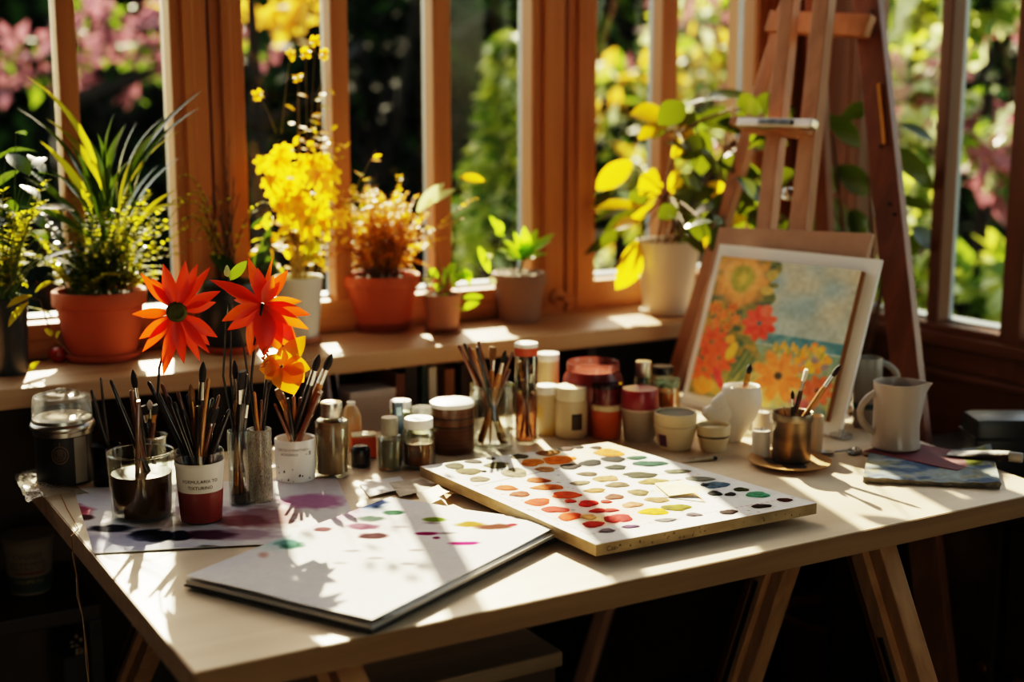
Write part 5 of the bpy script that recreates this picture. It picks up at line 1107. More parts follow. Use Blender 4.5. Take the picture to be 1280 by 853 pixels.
# green bud with one leaf and two bare dark stems in the frosted vase
t=thing('flower_bud','pale green leaf and closed bud on a thin stem between the two orange flowers','flower',Vector((CF.x,CF.y,CF.z))); Cb=Vector((CF.x,CF.y,CF.z))
b=MB(); b.tube([Vector((0,0,.02)),Vector((-.005,0,VES['F2'][3])),loc3(Cb,304,430,.01),loc3(Cb,288,376,.01),loc3(Cb,286,345,.01)],[.0014]*5,6); b.build('stem',STEMD,t)
b=MB(); b.leaf(loc3(Cb,286,350,.01),loc3(Cb,309,326,.01),.014,.08,6,.2,'oval',(0,-1,.4)); b.build('leaf',LV_G,t,smooth=.7)
b=MB(); q=loc3(Cb,284,340,.008); b.lathe([(0,-.007),(.004,-.004),(.0045,0),(.002,.007),(0,.009)],12,Matrix.Translation(q)); b.build('bud',LV_W,t)
CN=VES['F1'][0]
for (xa,xb,nm) in ((279,283,'left'),(288,289,'right')):
    Cb=CN; t=thing('bare_stem','thin bare dark stem rising behind the brushes, the %s one of the pair'%nm,'stem',CN,0,'bare stems in the narrow glass')
    b=MB(); b.tube([Vector((0 if nm=='left' else .003,.002,.01)),RT*(-.006 if nm=='left' else -.002)+Vector((0,0,VES['F1'][3])),loc3(Cb,xa,470,.012),loc3(Cb,xb,395,.012)],[.0017,.0016,.0014,.001],6); b.build('stalk',STEMD,t)
    b=MB(); q=loc3(Cb,xb,395,.012); b.leaf(q,q+Vector((.002,0,.014)),.004,.05,4,.2,'lance',(1,0,0)); b.build('tip',STEMD,t)
# ================================================================ PAPERS
PM=attrmat('watercolour paper',.9,.04,0,.2)
def sheet(name,label,cat,corners,z,bend,art_fn,nx,ny,th=.0005,grp=None):
    """corners: back-left, back-right, front-right, front-left as pixels on the plane z; bend(s,t) lifts the paper"""
    P=[on(x,y,z) for x,y in corners]; O=P[3].copy()
    def fn(s,t):
        p=(P[0]*(1-s)+P[1]*s)*(1-t)+(P[3]*(1-s)+P[2]*s)*t - O; return Vector((p.x,p.y,bend(s,t)+th))
    t=thing(name,label,cat,O,0,grp)
    A=Art(nx,ny,(.87,.86,.85),5)
    # inverse map pixel -> s,t
    def st(px,py):
        q=on(px,py,z)-O; s,tt=.5,.5
        for _ in range(12):
            p=(P[0]*(1-s)+P[1]*s)*(1-tt)+(P[3]*(1-s)+P[2]*s)*tt-O; ds=(P[1]-P[0])*(1-tt)+(P[2]-P[3])*tt; dt=(P[3]-P[0])*(1-s)+(P[2]-P[1])*s
            e=q-p; det=ds.x*dt.y-ds.y*dt.x; s+=(e.x*dt.y-e.y*dt.x)/det; tt+=(ds.x*e.y-ds.y*e.x)/det
        return s,tt
    W=((P[1]-P[0]).length+(P[2]-P[3]).length)/2; H=((P[3]-P[0]).length+(P[2]-P[1]).length)/2
    def dab(px,py,wx,wy,c,al=1.0,soft=.4,wob=.3):
        c=tuple(v**1.35*.92 for v in c); wx*=1.12; wy*=1.15
        s,tt=st(px,py); s2,t2=st(px+wx,py); s3,t3=st(px,py+wy)
        # ellipse from the two image half-axes, in paper metres
        a=np.array([(s2-s)*W,(t2-tt)*H]); bb=np.array([(s3-s)*W,(t3-tt)*H]); M=np.linalg.inv(np.stack([a,bb],1))
        X=(A.X-s)*W; Y=(A.Y-tt)*H; u=M[0,0]*X+M[0,1]*Y; v=M[1,0]*X+M[1,1]*Y; d=np.sqrt(u*u+v*v)+wob*(A.noise(30)-.5)
        A.mix(np.clip((1-d)/soft,0,1)*al,c)
    art_fn(A,dab); A.var(60,.03)
    front=grid_mesh('painted_side',nx,ny,fn,A.a,PM,t)
    # the thickness of the sheet
    b=MB(); n=24; ring=[fn(k/n,0) for k in range(n)]+[fn(1,k/n) for k in range(n)]+[fn(1-k/n,1) for k in range(n)]+[fn(0,1-k/n) for k in range(n)]
    vs=[];N=len(ring)
    for p in ring: vs+=[p,Vector((p.x,p.y,max(p.z-th-.0003,.0)))]
    b.add(vs,[(2*k,2*((k+1)%N),2*((k+1)%N)+1,2*k+1) for k in range(N)]); b.build('paper_edge',PAPER,t,smooth=0)
    return t,fn,P
def art_big(A,dab):
    A.mix(np.clip((A.noise(4)-.35)*1.2,0,.45),(.74,.72,.78)); 
    dab(97,640,22,9,(.70,.38,.46),.9); dab(106,648,14,4,(.38,.25,.28)); dab(140,662,30,5,(.20,.20,.26)); dab(190,671,28,8,(.08,.09,.16),1,.2); dab(225,671,16,6,(.12,.14,.26),1,.2); dab(135,680,60,14,(.70,.70,.80),.6)
    dab(262,670,35,6,(.36,.14,.24),.9); dab(205,690,60,12,(.80,.80,.86),.6); dab(265,690,26,6,(.12,.10,.10),.9); dab(300,652,40,8,(.55,.30,.32),.7); dab(330,648,50,14,(.62,.42,.44),.6); dab(250,640,40,8,(.55,.45,.55),.5)
    dab(255,700,40,5,(.45,.40,.38),.7); dab(390,628,46,10,(.70,.40,.60),.6); dab(300,670,50,8,(.60,.45,.55),.5)
# sheet lying at the left, under the glasses
def bend1(s,t): return .0006+.005*max(0,t-.80)**1.5*max(0,1-abs(s-.35)*1.6)*4
sheet('painted_sheet','large watercolour-stained sheet spread under the glasses at the left of the table','paper',[(92,612),(420,596),(455,676),(118,694)],TZ,bend1,art_big,200,120)
# sketchbook
Lc,Fc,Rc=(233,724),(465,781),(698,664)
z0=TZ+.0035
zt=.0115
P1=on(*Lc,TZ+zt);P2=on(*Fc,TZ+zt);P3=on(*Rc,TZ+zt)
ex=(P2-P1); ey=(P3-P2)
O=P2; t=thing('sketchbook','thick sketchbook with a dark cover lying open-topped at the front of the table','sketchbook',(O.x,O.y,TZ+.0031),0)
q=[Vector((0,0,0)),ey,ey-ex,-ex]
exn=ex.normalized();eyn=ey.normalized()
b=MB(); prism(b,[v+(exn*.002 if i in(0,1) else -exn*.002)+(-eyn*.002 if i in(0,3) else eyn*.002) for i,v in enumerate(q)],0,.0022); b.build('cover',mat('dark grey cover','#2a2523','#38322f',rough=.7),t,smooth=0)
b=MB(); 
for k in range(5): 
    sh=exn*R.uniform(-.0012,.0012)+eyn*R.uniform(-.002,.0012); prism(b,[v+sh for v in q],.0023+k*.00115,.0023+(k+1)*.00115-.0002)
b.build('page_block',mat('page edges','#9c928a','#cfc8c0',rough=.8,scale=3,stretch=(1,1,300)),t,smooth=0)
def art_top(A,dab):
    A.mix(np.clip((A.noise(5)-.45)*1.2,0,.3),(.82,.82,.86))
    mag=(.45,.10,.22);
    dab(378,618,40,16,(.74,.45,.62),.7,.8); dab(420,640,45,14,(.76,.50,.68),.6,.8); dab(390,622,24,6,(.40,.10,.18),1,.4); dab(400,640,22,5,(.42,.12,.20),1,.4); dab(430,634,26,8,(.62,.25,.42),.7,.6); dab(404,664,12,3,(.35,.10,.15),1,.4); dab(452,660,22,4,(.42,.14,.28),1,.4); dab(466,671,20,4,(.30,.08,.12),1,.4)
    dab(462,630,22,7,(.10,.22,.42),1,.4); dab(462,640,28,10,(.55,.65,.75),.5,.8); dab(462,651,20,4,(.06,.28,.18),1,.4); dab(492,643,14,3.5,(.05,.35,.22),1,.4); dab(363,682,18,6,(.06,.30,.20),1,.4); dab(350,680,40,12,(.66,.82,.82),.7,.9); dab(330,695,8,4,(.75,.5,.42),.5,.7); dab(270,690,26,6,(.10,.08,.10),1,.4)
    dab(545,651,16,3,(.45,.55,.12),1,.4); dab(587,657,20,4,(.66,.52,.18),1,.4); dab(618,661,26,4,(.45,.24,.14),1,.4); dab(640,659,8,2,(.65,.10,.22),1,.4); dab(535,668,16,2.4,(.60,.10,.42),1,.4); dab(582,682,20,2.6,(.72,.08,.48),1,.4); dab(545,674,6,2,(.6,.15,.45),1,.4)
    for (x,y) in ((520,690),(470,700),(510,707),(540,655),(560,668),(500,660),(440,690),(425,706)): dab(x,y,12,2,(.42,.36,.36),.6,.6)
    dab(440,655,120,16,(.86,.80,.84),.5,1); dab(410,700,70,16,(.82,.86,.86),.4,1)
# loose top sheets, fanned a little to the right
def shifted(c,dx,dy): return [(x+dx,y+dy) for x,y in c]
zs=TZ+.0003
top=[(395,600),(520,600),(698,664),(465,781)]
B4=on(*Lc,TZ+zt)+ey
def px_of(P):
    v=P-CAM; x=v.dot(RT); fh=v.dot(FW); fw=fh*math.cos(PITCH)-v.z*math.sin(PITCH); up=fh*math.sin(PITCH)+v.z*math.cos(PITCH); return (640+F*x/fw,426.5-F*up/fw)
bc=px_of(B4)
for k,(da,lab) in enumerate(((.030,'undermost loose sheet fanned out to the right on the sketchbook'),(.016,'middle loose sheet fanned out on the sketchbook'))):
    zz=TZ+zt+.0006+k*.0014
    PA=[P1+ey+exn*da*.6,P3+exn*da*.2+eyn*da,P2+exn*da*.15+eyn*da,P1+eyn*da]
    cs=[px_of(Vector((p.x,p.y,zz))) for p in PA]
    sheet('loose_sheet',lab,'paper',cs,zz,lambda s,t,k=k:.0002+.004*max(0,s-.6)*(1-k*.3)*max(0,.8-t),lambda A,d:None,24,24,.0004,'loose sheets on the sketchbook')
PA=[P1+ey,P3,P2,P1]; zz=TZ+zt+.0034
cs=[px_of(Vector((p.x,p.y,TZ+zt+.0034))) for p in PA]
sheet('painted_sheet','top watercolour sheet with magenta, green and brown brush strokes on the sketchbook','paper',cs,zz,lambda s,t:.0002+.005*max(0,s-.55)*max(0,.9-t)+.0012*math.sin(s*5+t*3)**2,art_top,240,190,.0004)
# paper scraps between sketchbook and palette
def scrap(label,pts,z,m,curl=.004):
    P=[on(x,y,z) for x,y in pts]; O=P[0]; t=thing('paper_scrap',label,'paper scrap',O,0,'paper scraps by the palette')
    b=MB(); n=6; vs=[];fs=[]
    for j in range(n+1):
        for i in range(n+1):
            s,q=i/n,j/n; p=(P[0]*(1-s)+P[1]*s)*(1-q)+(P[3]*(1-s)+P[2]*s)*q-O; vs.append((p.x,p.y,.0004+curl*(s*(1-s)*q+.6*s*q*q)+R.uniform(0,.0004)))
    for j in range(n):
        for i in range(n): a=j*(n+1)+i; fs.append((a,a+n+1,a+n+2,a+1))
    b.add(vs,fs); b.build('paper',m,t,smooth=.5)
scrap('torn white scrap lying behind the painted sheet, left of the palette',[(448,604),(500,596),(514,612),(462,622)],TZ+.002,PAPER)
scrap('scrap with a grey-brown wash between the white scrap and the palette',[(486,604),(528,598),(546,614),(500,622)],TZ+.004,mat('washed scrap','#a89a84','#d8d0c0',rough=.8,scale=40))
scrap('folded cream scrap standing up slightly at the sketchbook corner',[(520,618),(548,607),(562,622),(532,636)],TZ+.0125,PAPERC,.012)
scrap('small ochre-stained strip of paper beside the palette edge',[(548,607),(562,603),(572,618),(558,624)],TZ+.006,mat('ochre scrap','#b08a48','#d0b078',rough=.8,scale=60))
# crumpled wrapper under the tin
P=[on(x,y,TZ) for x,y in ((48,592),(128,596),(135,612),(52,628))]
t=thing('crumpled_wrapper','crumpled clear-beige wrapper sticking out under the lidded canister at the table edge','wrapper',(P[0].x,P[0].y,TZ+.0005))
b=MB(); n=14; vs=[];fs=[]; rr=random.Random(9); Ct=on(82,600,TZ)
P=[on(x,y,TZ) for x,y in ((18,598),(52,588),(112,618),(34,630))]
for j in range(n+1):
    for i in range(n+1):
        s,q=i/n,j/n; p=(P[0]*(1-s)+P[1]*s)*(1-q)+(P[3]*(1-s)+P[2]*s)*q-Vector((on(48,592,TZ).x,on(48,592,TZ).y,TZ)); vs.append((p.x+rr.uniform(-.001,.001),p.y,max(.0003,(.007*math.sin(s*3)+rr.uniform(0,.004))*(1-s*.75))))
for j in range(n):
    for i in range(n): a=j*(n+1)+i; fs.append((a,a+n+1,a+n+2,a+1))
b.add(vs,fs); b.build('film',glass('wrapper film',(.8,.77,.7),.2,1.4,.3,(.7,.64,.52)),t,smooth=.25)
# folded painted canvas at right
A_=[on(x,y,TZ) for x,y in ((1086,572),(1238,568),(1250,612),(1078,604))]
t=thing('folded_canvas','folded piece of blue-grey painted canvas with ragged edges at the right end of the table','canvas',A_[3])
def cfn(k):
    def fn(s,q):
        p=(A_[0]*(1-s)+A_[1]*s)*(1-q)+(A_[3]*(1-s)+A_[2]*s)*q-A_[3]
        rag=.0016*math.sin(s*40+k)+.0012*math.sin(q*33+k*2)
        return Vector((p.x+rag,p.y+rag,.0025+k*.0045+.004*s*s*(1-.4*q)+.0016*math.sin(s*6+k)*(q*.6+.4)+(.010*max(0,s-.8)*max(0,.5-q)*4 if k==1 else 0)))
    return fn
A=Art(90,50,(.45,.48,.50),21); A.mix(np.clip(A.noise(6)*1.2-.2,0,1),(.62,.64,.62)); A.mix(np.clip((A.noise(9)-.5)*4,0,.7),(.30,.36,.46)); A.ell(.86,.3,.10,.3,(.42,.44,.20),.2,.4); A.mix(np.clip((A.noise(12)-.6)*4,0,.6),(.62,.58,.44)); A.var(40,.1)
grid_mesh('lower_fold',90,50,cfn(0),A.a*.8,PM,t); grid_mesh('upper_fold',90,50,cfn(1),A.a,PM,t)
b=MB(); f0,f1=cfn(0),cfn(1); n=30; vs=[]
ring=[(k/n,1) for k in range(n+1)]+[(1,1-k/n) for k in range(1,n+1)]
for s,q in ring:
    p=f1(s,q); g=f0(s,q); o=Vector((.0015*(s==1),-.0012*(q==1),0)); vs+=[p,(p+g)/2+o,Vector((g.x,g.y,.0003))]
fs=[]
for k in range(len(ring)-1):
    a=3*k; fs+=[(a,a+1,a+4,a+3),(a+1,a+2,a+5,a+4)]
b.add(vs,fs); b.build('canvas_edge',mat('canvas edge','#5f584c','#8a8272',rough=.9,scale=60),t,smooth=.6)
# ================================================================ PALETTE
ZP=TZ+.024
Q=[on(x,y,ZP) for x,y in ((525,583),(760,553),(1021,629),(745,681))]   # left, back, right, front
t=thing('paint_palette','big white watercolour palette board full of orange, red, tan and green paint dabs','palette',(Q[3].x,Q[3].y,TZ+.0003))
Lq=[Vector((q.x-Q[3].x,q.y-Q[3].y,0)) for q in Q]
b=MB(); zb,ztp=.0095,.0232; prism(b,[Lq[3],Lq[2],Lq[1],Lq[0]],zb,ztp); b.build('board',mat('palette board edge','#b49a70','#7d6848',rough=.6,scale=26,stretch=(1,1,2),lo=.3,hi=.8),t,smooth=0)
for s0 in (.2,.8):
    a=(Lq[3]*(1-s0)+Lq[2]*s0); c=(Lq[0]*(1-s0)+Lq[1]*s0); bb=MB(); bb.bar(a.lerp(c,.12)+Vector((0,0,.0047)),a.lerp(c,.88)+Vector((0,0,.0047)),.015,.0092,(0,0,1),.001); bb.build('foot_batten',TBLE,t,smooth=0)
def pst(s,q): return (Lq[0]*(1-s)+Lq[1]*s)*(1-q)+(Lq[3]*(1-s)+Lq[2]*s)*q
def pinv(px,py):
    d=on(px,py,ZP)-Q[3]; d=Vector((d.x,d.y,0)); s=q=.5
    for _ in range(12):
        p=pst(s,q); ds=(Lq[1]-Lq[0])*(1-q)+(Lq[2]-Lq[3])*q; dt=(Lq[3]-Lq[0])*(1-s)+(Lq[2]-Lq[1])*s; e=d-p; det=ds.x*dt.y-ds.y*dt.x
        s+=(e.x*dt.y-e.y*dt.x)/det; q+=(ds.x*e.y-ds.y*e.x)/det
    return s,q
def kA(x,y): return 520+x/4.923,545+y/4.923
def kB(x,y): return 760+x/4.571,545+y/4.571
DA=[(240,187,62,18,'5f5a3a','olive grey'),(355,160,50,12,'5c5046','brown grey'),(460,140,28,8,'3a3836','dark grey'),(325,220,70,20,'7d7048','olive tan'),(390,268,55,18,'8d8068','tan grey'),(495,182,75,18,'66603f','dark olive'),(605,228,85,26,'98907a','pale grey tan'),(635,128,50,15,'6d6040','olive brown'),(420,220,14,6,'201c18','black'),(715,165,65,22,'d98a1e','orange yellow'),(880,148,100,24,'f28c14','bright orange'),(815,106,70,17,'a8783a','ochre'),(925,82,48,13,'5a3a30','brown purple'),(1000,72,32,9,'3c241c','dark brown'),(1110,74,35,10,'54382a','brown'),(1185,105,92,22,'d98f34','orange tan'),(950,190,58,19,'34221f','purple black'),(1075,168,68,19,'1f1e18','near black'),(1215,145,68,19,'1c1c16','near black'),(1230,195,70,14,'3b4030','dark olive green'),(795,207,60,15,'c79668','peach tan'),(1055,237,58,13,'7d6a50','tan brown'),(750,275,72,15,'c2691e','orange brown'),(555,322,70,15,'d2691a','orange'),(640,360,66,15,'a85a34','reddish brown'),(810,318,92,17,'d2731e','orange'),(925,365,95,19,'e8641a','red orange'),(750,408,80,21,'df5418','orange red'),(855,455,80,19,'cf3a16','red'),(945,498,72,23,'ea5a10','vivid red orange'),(1060,417,60,19,'dc2c10','vivid red'),(950,403,35,10,'d84a28','red'),(1170,407,34,10,'c23a2a','red'),(1150,265,62,17,'b89a68','tan'),(1010,292,60,13,'9a8c70','grey tan'),(1100,338,65,13,'b58d58','ochre tan'),(1240,303,66,17,'85745a','dark tan'),(1220,377,62,15,'8f5a44','brown red'),(1090,545,70,17,'cc3c26','red'),(1215,515,55,22,'c8433a','crimson'),(1120,462,50,13,'cc3a22','red'),(1200,460,45,11,'c63c34','crimson'),(1175,585,52,12,'8d7e84','grey purple'),(1060,500,50,16,'f0b878','pale peach')]
DB=[(165,127,55,11,'1f5f4a','teal green'),(240,160,92,16,'18594a','deep teal'),(185,225,98,16,'4c4a30','dark olive'),(395,205,68,13,'7c7c66','grey olive'),(260,262,88,15,'a8935c','tan olive'),(525,248,80,13,'8b8a80','grey'),(620,282,70,17,'6d8494','blue grey'),(560,282,30,10,'26323f','dark navy'),(610,330,42,13,'34383a','dark grey'),(700,335,34,9,'3a3c3c','dark grey'),(760,308,45,10,'4c5230','olive green'),(855,337,62,17,'66a888','mint green'),(175,325,58,17,'94825a','tan'),(280,367,68,15,'b3946a','tan'),(140,395,62,15,'d09a78','pink tan'),(260,434,75,20,'f2bb16','lemon yellow'),(390,411,78,18,'8e8420','olive yellow'),(330,483,60,10,'8e8888','grey'),(490,452,48,9,'8d8086','grey purple'),(128,520,50,9,'7a5a80','purple'),(690,437,50,13,'3a1a16','dark maroon'),(875,403,54,11,'402620','dark brown'),(1010,368,42,10,'5a2420','maroon'),(75,470,62,22,'c23a3c','crimson'),(20,245,40,14,'c09a70','peach tan')]
dabs=[(*kA(x,y),w/4.7,h/4.5,c,n) for x,y,w,h,c,n in DA]+[(*kB(x,y),w/4.35,h/4.2,c,n) for x,y,w,h,c,n in DB]
A=Art(260,200,(.88,.87,.85),8)
def pell(px,py,wx,wy,c,al,soft=.8,wob=.4):
    s,q=pinv(px,py); s2,q2=pinv(px+wx,py); s3,q3=pinv(px,py+wy); W,H=.33,.41
    M=np.linalg.inv(np.stack([np.array([(s2-s)*W,(q2-q)*H]),np.array([(s3-s)*W,(q3-q)*H])],1)); X=(A.X-s)*W;Y=(A.Y-q)*H
    d=np.sqrt((M[0,0]*X+M[0,1]*Y)**2+(M[1,0]*X+M[1,1]*Y)**2)+wob*(A.noise(28)-.5); A.mix(np.clip((1-d)/soft,0,1)*al,c)
def hx(c): return [int(c[i:i+2],16)/255 for i in (0,2,4)]
pell(700,575,70,14,(.93,.80,.62),.7,1); pell(760,562,60,12,(.90,.74,.52),.8,1); pell(770,642,60,16,(.93,.60,.50),.6,1); pell(720,628,80,20,(.96,.80,.70),.5,1); pell(745,650,30,10,(.98,.82,.50),.8,.8); pell(850,612,40,8,(.95,.82,.48),.9,.6); pell(600,580,60,14,(.84,.84,.82),.6,1); pell(900,615,60,14,(.86,.88,.90),.6,1)
for (x,y,w,h,c,n) in dabs: pell(x,y,w*1.45,h*1.7,[.42+.52*v for v in hx(c)],.6,.8)
# drawn divider lines
for (pa,pb,c,w) in (((598,607),(700,585),(.45,.42,.40),.7),((700,585),(790,575),(.55,.5,.48),.6),((736,668),(990,622),(.72,.45,.45),.7),((598,609),(736,668),(.72,.55,.5),.5),((815,606),(850,600),(.30,.27,.22),.8),((850,600),(880,628),(.75,.55,.30),.7),((832,622),(880,628),(.25,.22,.2),.8)):
    n=40
    for k in range(n+1): pell(pa[0]+(pb[0]-pa[0])*k/n,pa[1]+(pb[1]-pa[1])*k/n,3.2,w,c,.8,.8,0)
rs=np.random.RandomState(3)
for k in range(160): pell(rs.uniform(590,960),rs.uniform(565,665),rs.uniform(1,4),rs.uniform(.4,1),[(.5,.3,.2),(.7,.3,.2),(.4,.38,.33),(.8,.6,.3)][k%4],.7,.6,0)
A.var(50,.05)
grid_mesh('palette_surface',260,200,lambda s,q:tuple(pst(s,q)+Vector((0,0,.0236))),A.a,attrmat('palette paint wash',.8,.06,0,.15),t,'white palette surface with washes of paint')
for i,(x,y,w,h,c,n) in enumerate(dabs):
    s,q=pinv(x,y); P0=pst(s,q); s2,q2=pinv(x+w,y); s3,q3=pinv(x,y+h); ea=pst(s2,q2)-P0; eb=pst(s3,q3)-P0
    bb=MB(); n_=22; rr=random.Random(i); ph=[rr.uniform(0,6.28) for _ in range(4)]; vs=[(P0.x,P0.y,.0246)]
    for ring,(f,z) in enumerate(((.55,.0249),(.85,.0246),(1.0,.0238))):
        for k in range(n_):
            a=2*math.pi*k/n_; g=f*(1+.10*math.sin(2*a+ph[0])+.08*math.sin(3*a+ph[1])+.05*math.sin(5*a+ph[2])); p=P0+ea*(g*math.cos(a))+eb*(g*math.sin(a)); vs.append((p.x,p.y,z+rr.uniform(-.0002,.0002)))
    fs=[(0,1+k,1+(k+1)%n_) for k in range(n_)]
    for r_ in range(2):
        for k in range(n_): fs.append((1+r_*n_+k,1+(r_+1)*n_+k,1+(r_+1)*n_+(k+1)%n_,1+r_*n_+(k+1)%n_))
    bb.add(vs,fs); lin=np.array(hx(c)); c2='#%02x%02x%02x'%tuple(int(min(255,v**1.25*255*1.0)) for v in lin); c1='#%02x%02x%02x'%tuple(int(v**1.4*255*.75) for v in lin)
    bb.build('paint_dab',mat('paint '+c,c1,c2,rough=.75,spec=.04,scale=90,bump=.4,lo=.35,hi=.65),t,smooth=1.0,label=n+' paint')
# the folded yellow paper on the palette
bb=MB(); P4=[pst(*pinv(x,y))+Vector((0,0,.0256)) for x,y in ((818,606),(852,607),(874,621),(836,622))]; P4[2].z+=.004; P4[1].z+=.005
bb.add(P4,[(0,1,2,3)]); M0=[p+Vector((0,0,-.0006)) for p in P4]
o=MB(); 
tt=thing('folded_paper','folded yellow-stained slip of paper lying on the palette','paper',(Q[3].x,Q[3].y,TZ+.0003)); bb.build('slip',mat('yellow slip','#d9b25a','#efd9a0',rough=.7,scale=50),tt,smooth=0)
# handwriting on the palette edge
cu=bpy.data.curves.new('t','FONT'); cu.body='Caa'; cu.size=.0085
ob=bpy.data.objects.new('t',cu); COL.objects.link(ob); me=bpy.data.meshes.new_from_object(ob.evaluated_get(bpy.context.evaluated_depsgraph_get())); bpy.data.objects.remove(ob)
lt=bpy.data.objects.new('lettering',me); me.materials.append(INK); COL.objects.link(lt); lt.parent=t
e1=(Lq[2]-Lq[3]).normalized(); M=Matrix((e1.to_tuple(),(0,0,1),e1.cross(Vector((0,0,1))).to_tuple())).transposed(); lt.rotation_euler=M.to_euler(); lt.location=Lq[3]+e1*.014+Vector((0,0,.0135))+e1.cross(Vector((0,0,1)))*.0004
sm=MB()
for k in range(26):
    s=rs.uniform(.02,.98); p=Lq[3].lerp(Lq[2],s); w=rs.uniform(.001,.004); hgt=rs.uniform(.001,.004); z=rs.uniform(.011,.019); o_=e1.cross(Vector((0,0,1)))*.0003
    sm.add([p+o_+Vector((0,0,z)),p+o_+e1*w+Vector((0,0,z+.0006)),p+o_+e1*w*.8+Vector((0,0,z+hgt)),p+o_+e1*w*.1+Vector((0,0,z+hgt*.8))],[(0,1,2,3)])
sm.build('paint_smudges',mat('edge smudge','#4a3a2a','#6d5638',rough=.6),t,smooth=0)
# ================================================================ LOW LEFT: bucket and string
C,r,h=seat(8,70,748,668,.50); ph=face_cam(C)
t=thing('paint_bucket','lidded paper paint bucket with printed front on the dark shelf, lower left','bucket',C+Vector((0,0,.0004)))
rb=r*.8; rad=lambda z: rb+(r-rb)*z/h
b=MB(); b.lathe([(0,0),(rb*.97,0),(rb,.003),(r*.98,h*.9),(0,h*.9)],36); bo=b.build('body',mat('kraft bucket','#6b5a44','#7d6a52',rough=.7),t)
b=MB(); b.lathe([(0,h*.9),(r*1.0,h*.9),(r*1.03,h*.91),(r*1.03,h*.94),(r*.99,h*.95),(r*.99,h*.98),(r*1.02,h*.985),(r*1.02,h),(r*.9,h*1.01),(0,h*1.0)],36); b.build('lid',mat('bucket lid','#5f4c36','#715c44',rough=.6),t)
b=MB(); b.lathe([(rb+.0006,.004),(rad(h*.33)+.0008,h*.33),(rad(h*.33)-.002,h*.33)],36); b.build('green_band',mat('dark green print','#1d261a','#263222',rough=.7),bo)
cyl_text('CVGISEE',.0125,rad(h*.7)+.001,h*.665,bo,INK,ph-.05); cyl_text('DONNAVIS',.0110,rad(h*.55)+.001,h*.54,bo,INK,ph-.05); cyl_text('MANUFACTOR',.0085,rad(h*.48)+.001,h*.455,bo,INK,ph-.05)
b=patch(rad(h*.37)+.0012,rad(h*.42)+.0012,h*.385,h*.43,ph-.7,ph+.7); b.build('red_stripe',mat('red print','#5a2418','#6b2e20',rough=.7),bo)
cyl_text('VOLUME KG',.0085,rad(h*.25)+.0016,h*.23,bo,mat('ochre print','#8d7434'),ph-.05)
T0=on(77,622,TZ)
t=thing('hanging_string','thin frayed string hanging over the left edge of the table to the floor','string',(T0.x,T0.y,TZ))
ps=[Vector((T0.x+.02,T0.y-.02,TZ+.003)),Vector((T0.x-.0,T0.y-.03,TZ+.0035))]
E0=Vector((TX0-.005,pl(91,665,(1,0,0),TX0-.005).y,TZ)); ps=[on(76,622,TZ)+Vector((0,0,.003)),on(84,640,TZ)+Vector((0,0,.0035)),Vector((TX0+.004,E0.y+.01,TZ+.003)),E0+Vector((-.002,0,-.002))]
for (x,y) in ((91,690),(96,720),(98,745),(103,770),(107,800),(110,830),(111,860),(112,900)): ps.append(pl(x,y,(1,0,0),TX0-.007))
ps.append(Vector((TX0-.007,ps[-1].y,.02))); ps.append(Vector((TX0-.02,ps[-1].y-.02,.004)))
b=MB(); b.tube([p-Vector((T0.x,T0.y,TZ)) for p in ps],[.0008]*len(ps),6); b.build('strand',mat('ochre string','#8a5f30','#a87a42',rough=.9),t)
b=MB(); qs=[p-Vector((T0.x,T0.y,TZ))+Vector((.001*math.sin(i*2.3)-.001,.0025*math.sin(i*1.7),0)) for i,p in enumerate(ps[4:])]; b.tube(qs,[.0005]*len(qs),5); b.build('loose_fibre',mat('pale fibre','#b59c74','#c9b48e',rough=.9),t)
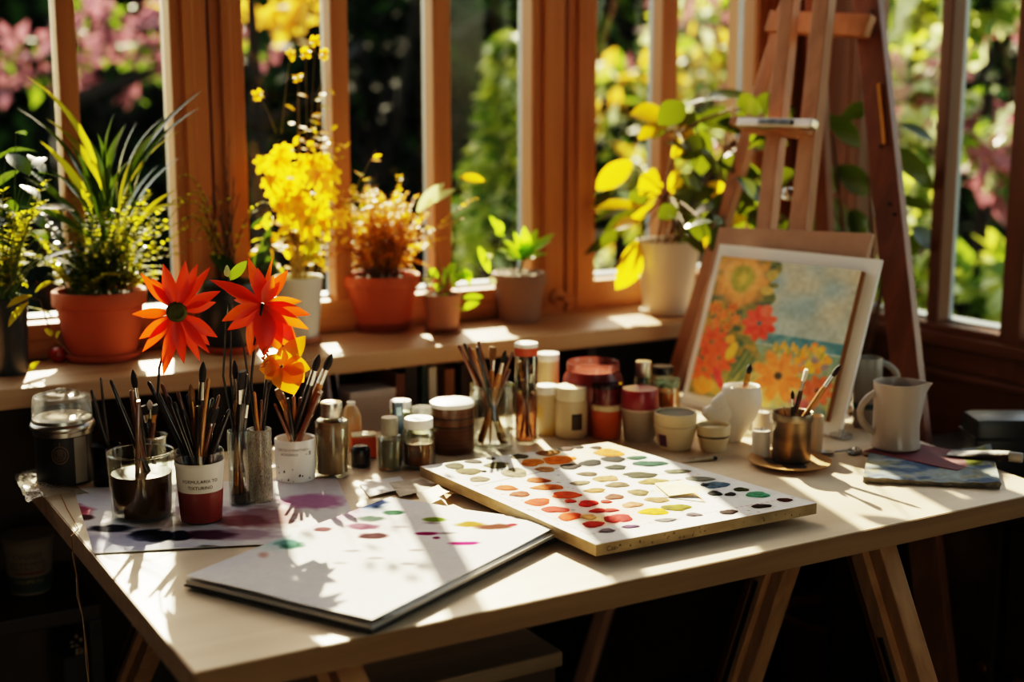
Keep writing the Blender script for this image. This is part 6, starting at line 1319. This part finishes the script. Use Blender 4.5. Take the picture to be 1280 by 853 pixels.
# small printed box on the floor shelf
P=pl(127,800,(0,1,0),2.10)
P.x-=.03
t=thing('printed_box','small dark box with a pale printed square, deep in the shadow left of the trestle','box',(P.x,2.152,.1455))
b=MB(); b.box(-.03,.03,-.05,.05,0,.26,.003); b.build('body',mat('dark box card','#2a1f17','#35281e',rough=.8),t,smooth=0)
b=MB()
rr=random.Random(2)
zz=P.z-.1455
for i in range(5):
    for j in range(5):
        if rr.random()<.7: b.box(-.018+i*.007,-.018+i*.007+.005,-.0506,-.0500,zz-.018+j*.007,zz-.018+j*.007+rr.choice((.003,.006)))
b.build('printed_marks',mat('pale print','#7d6448','#8d7456',rough=.8),t,smooth=0)
# ================================================================ LIGHT, WORLD, CAMERA
w=bpy.data.worlds.new('sky'); SC.world=w; w.use_nodes=True; nt=w.node_tree
bg=nt.nodes['Background']; sky=nt.nodes.new('ShaderNodeTexSky'); sky.sky_type='NISHITA'; sky.sun_disc=False; sky.sun_elevation=math.radians(32); sky.sun_rotation=math.radians(17)
tint=nt.nodes.new('ShaderNodeMix'); tint.data_type='RGBA'; tint.blend_type='MULTIPLY'; tint.inputs[0].default_value=1; tint.inputs[7].default_value=(1,.80,.58,1)
nt.links.new(sky.outputs[0],tint.inputs[6]); nt.links.new(tint.outputs[2],bg.inputs[0]); bg.inputs[1].default_value=.5
sd=bpy.data.lights.new('sun','SUN'); sd.energy=13; sd.angle=math.radians(.7); sd.color=(1,.83,.58)
so=bpy.data.objects.new('sun',sd); COL.objects.link(so)
az,el=math.radians(17),math.radians(31)
to_sun=Vector((math.sin(az)*math.cos(el),math.cos(az)*math.cos(el),math.sin(el))); so.rotation_euler=to_sun.to_track_quat('Z','Y').to_euler(); so.location=to_sun*6
cd=bpy.data.cameras.new('camera'); cam=bpy.data.objects.new('camera',cd); COL.objects.link(cam)
cd.sensor_width=36; cd.lens=F/1280*36; cam.location=CAM; cam.rotation_euler=(math.pi/2-PITCH,0,-YAW); cd.clip_start=.02
cd.dof.use_dof=True; cd.dof.focus_distance=1.72; cd.dof.aperture_fstop=2.4
SC.camera=cam
SC.cycles.use_denoising=True; SC.cycles.max_bounces=10; SC.cycles.transparent_max_bounces=24; SC.cycles.sample_clamp_indirect=6; SC.cycles.caustics_reflective=False
SC.view_settings.view_transform='Filmic'; SC.view_settings.look='High Contrast'; SC.view_settings.exposure=0.85
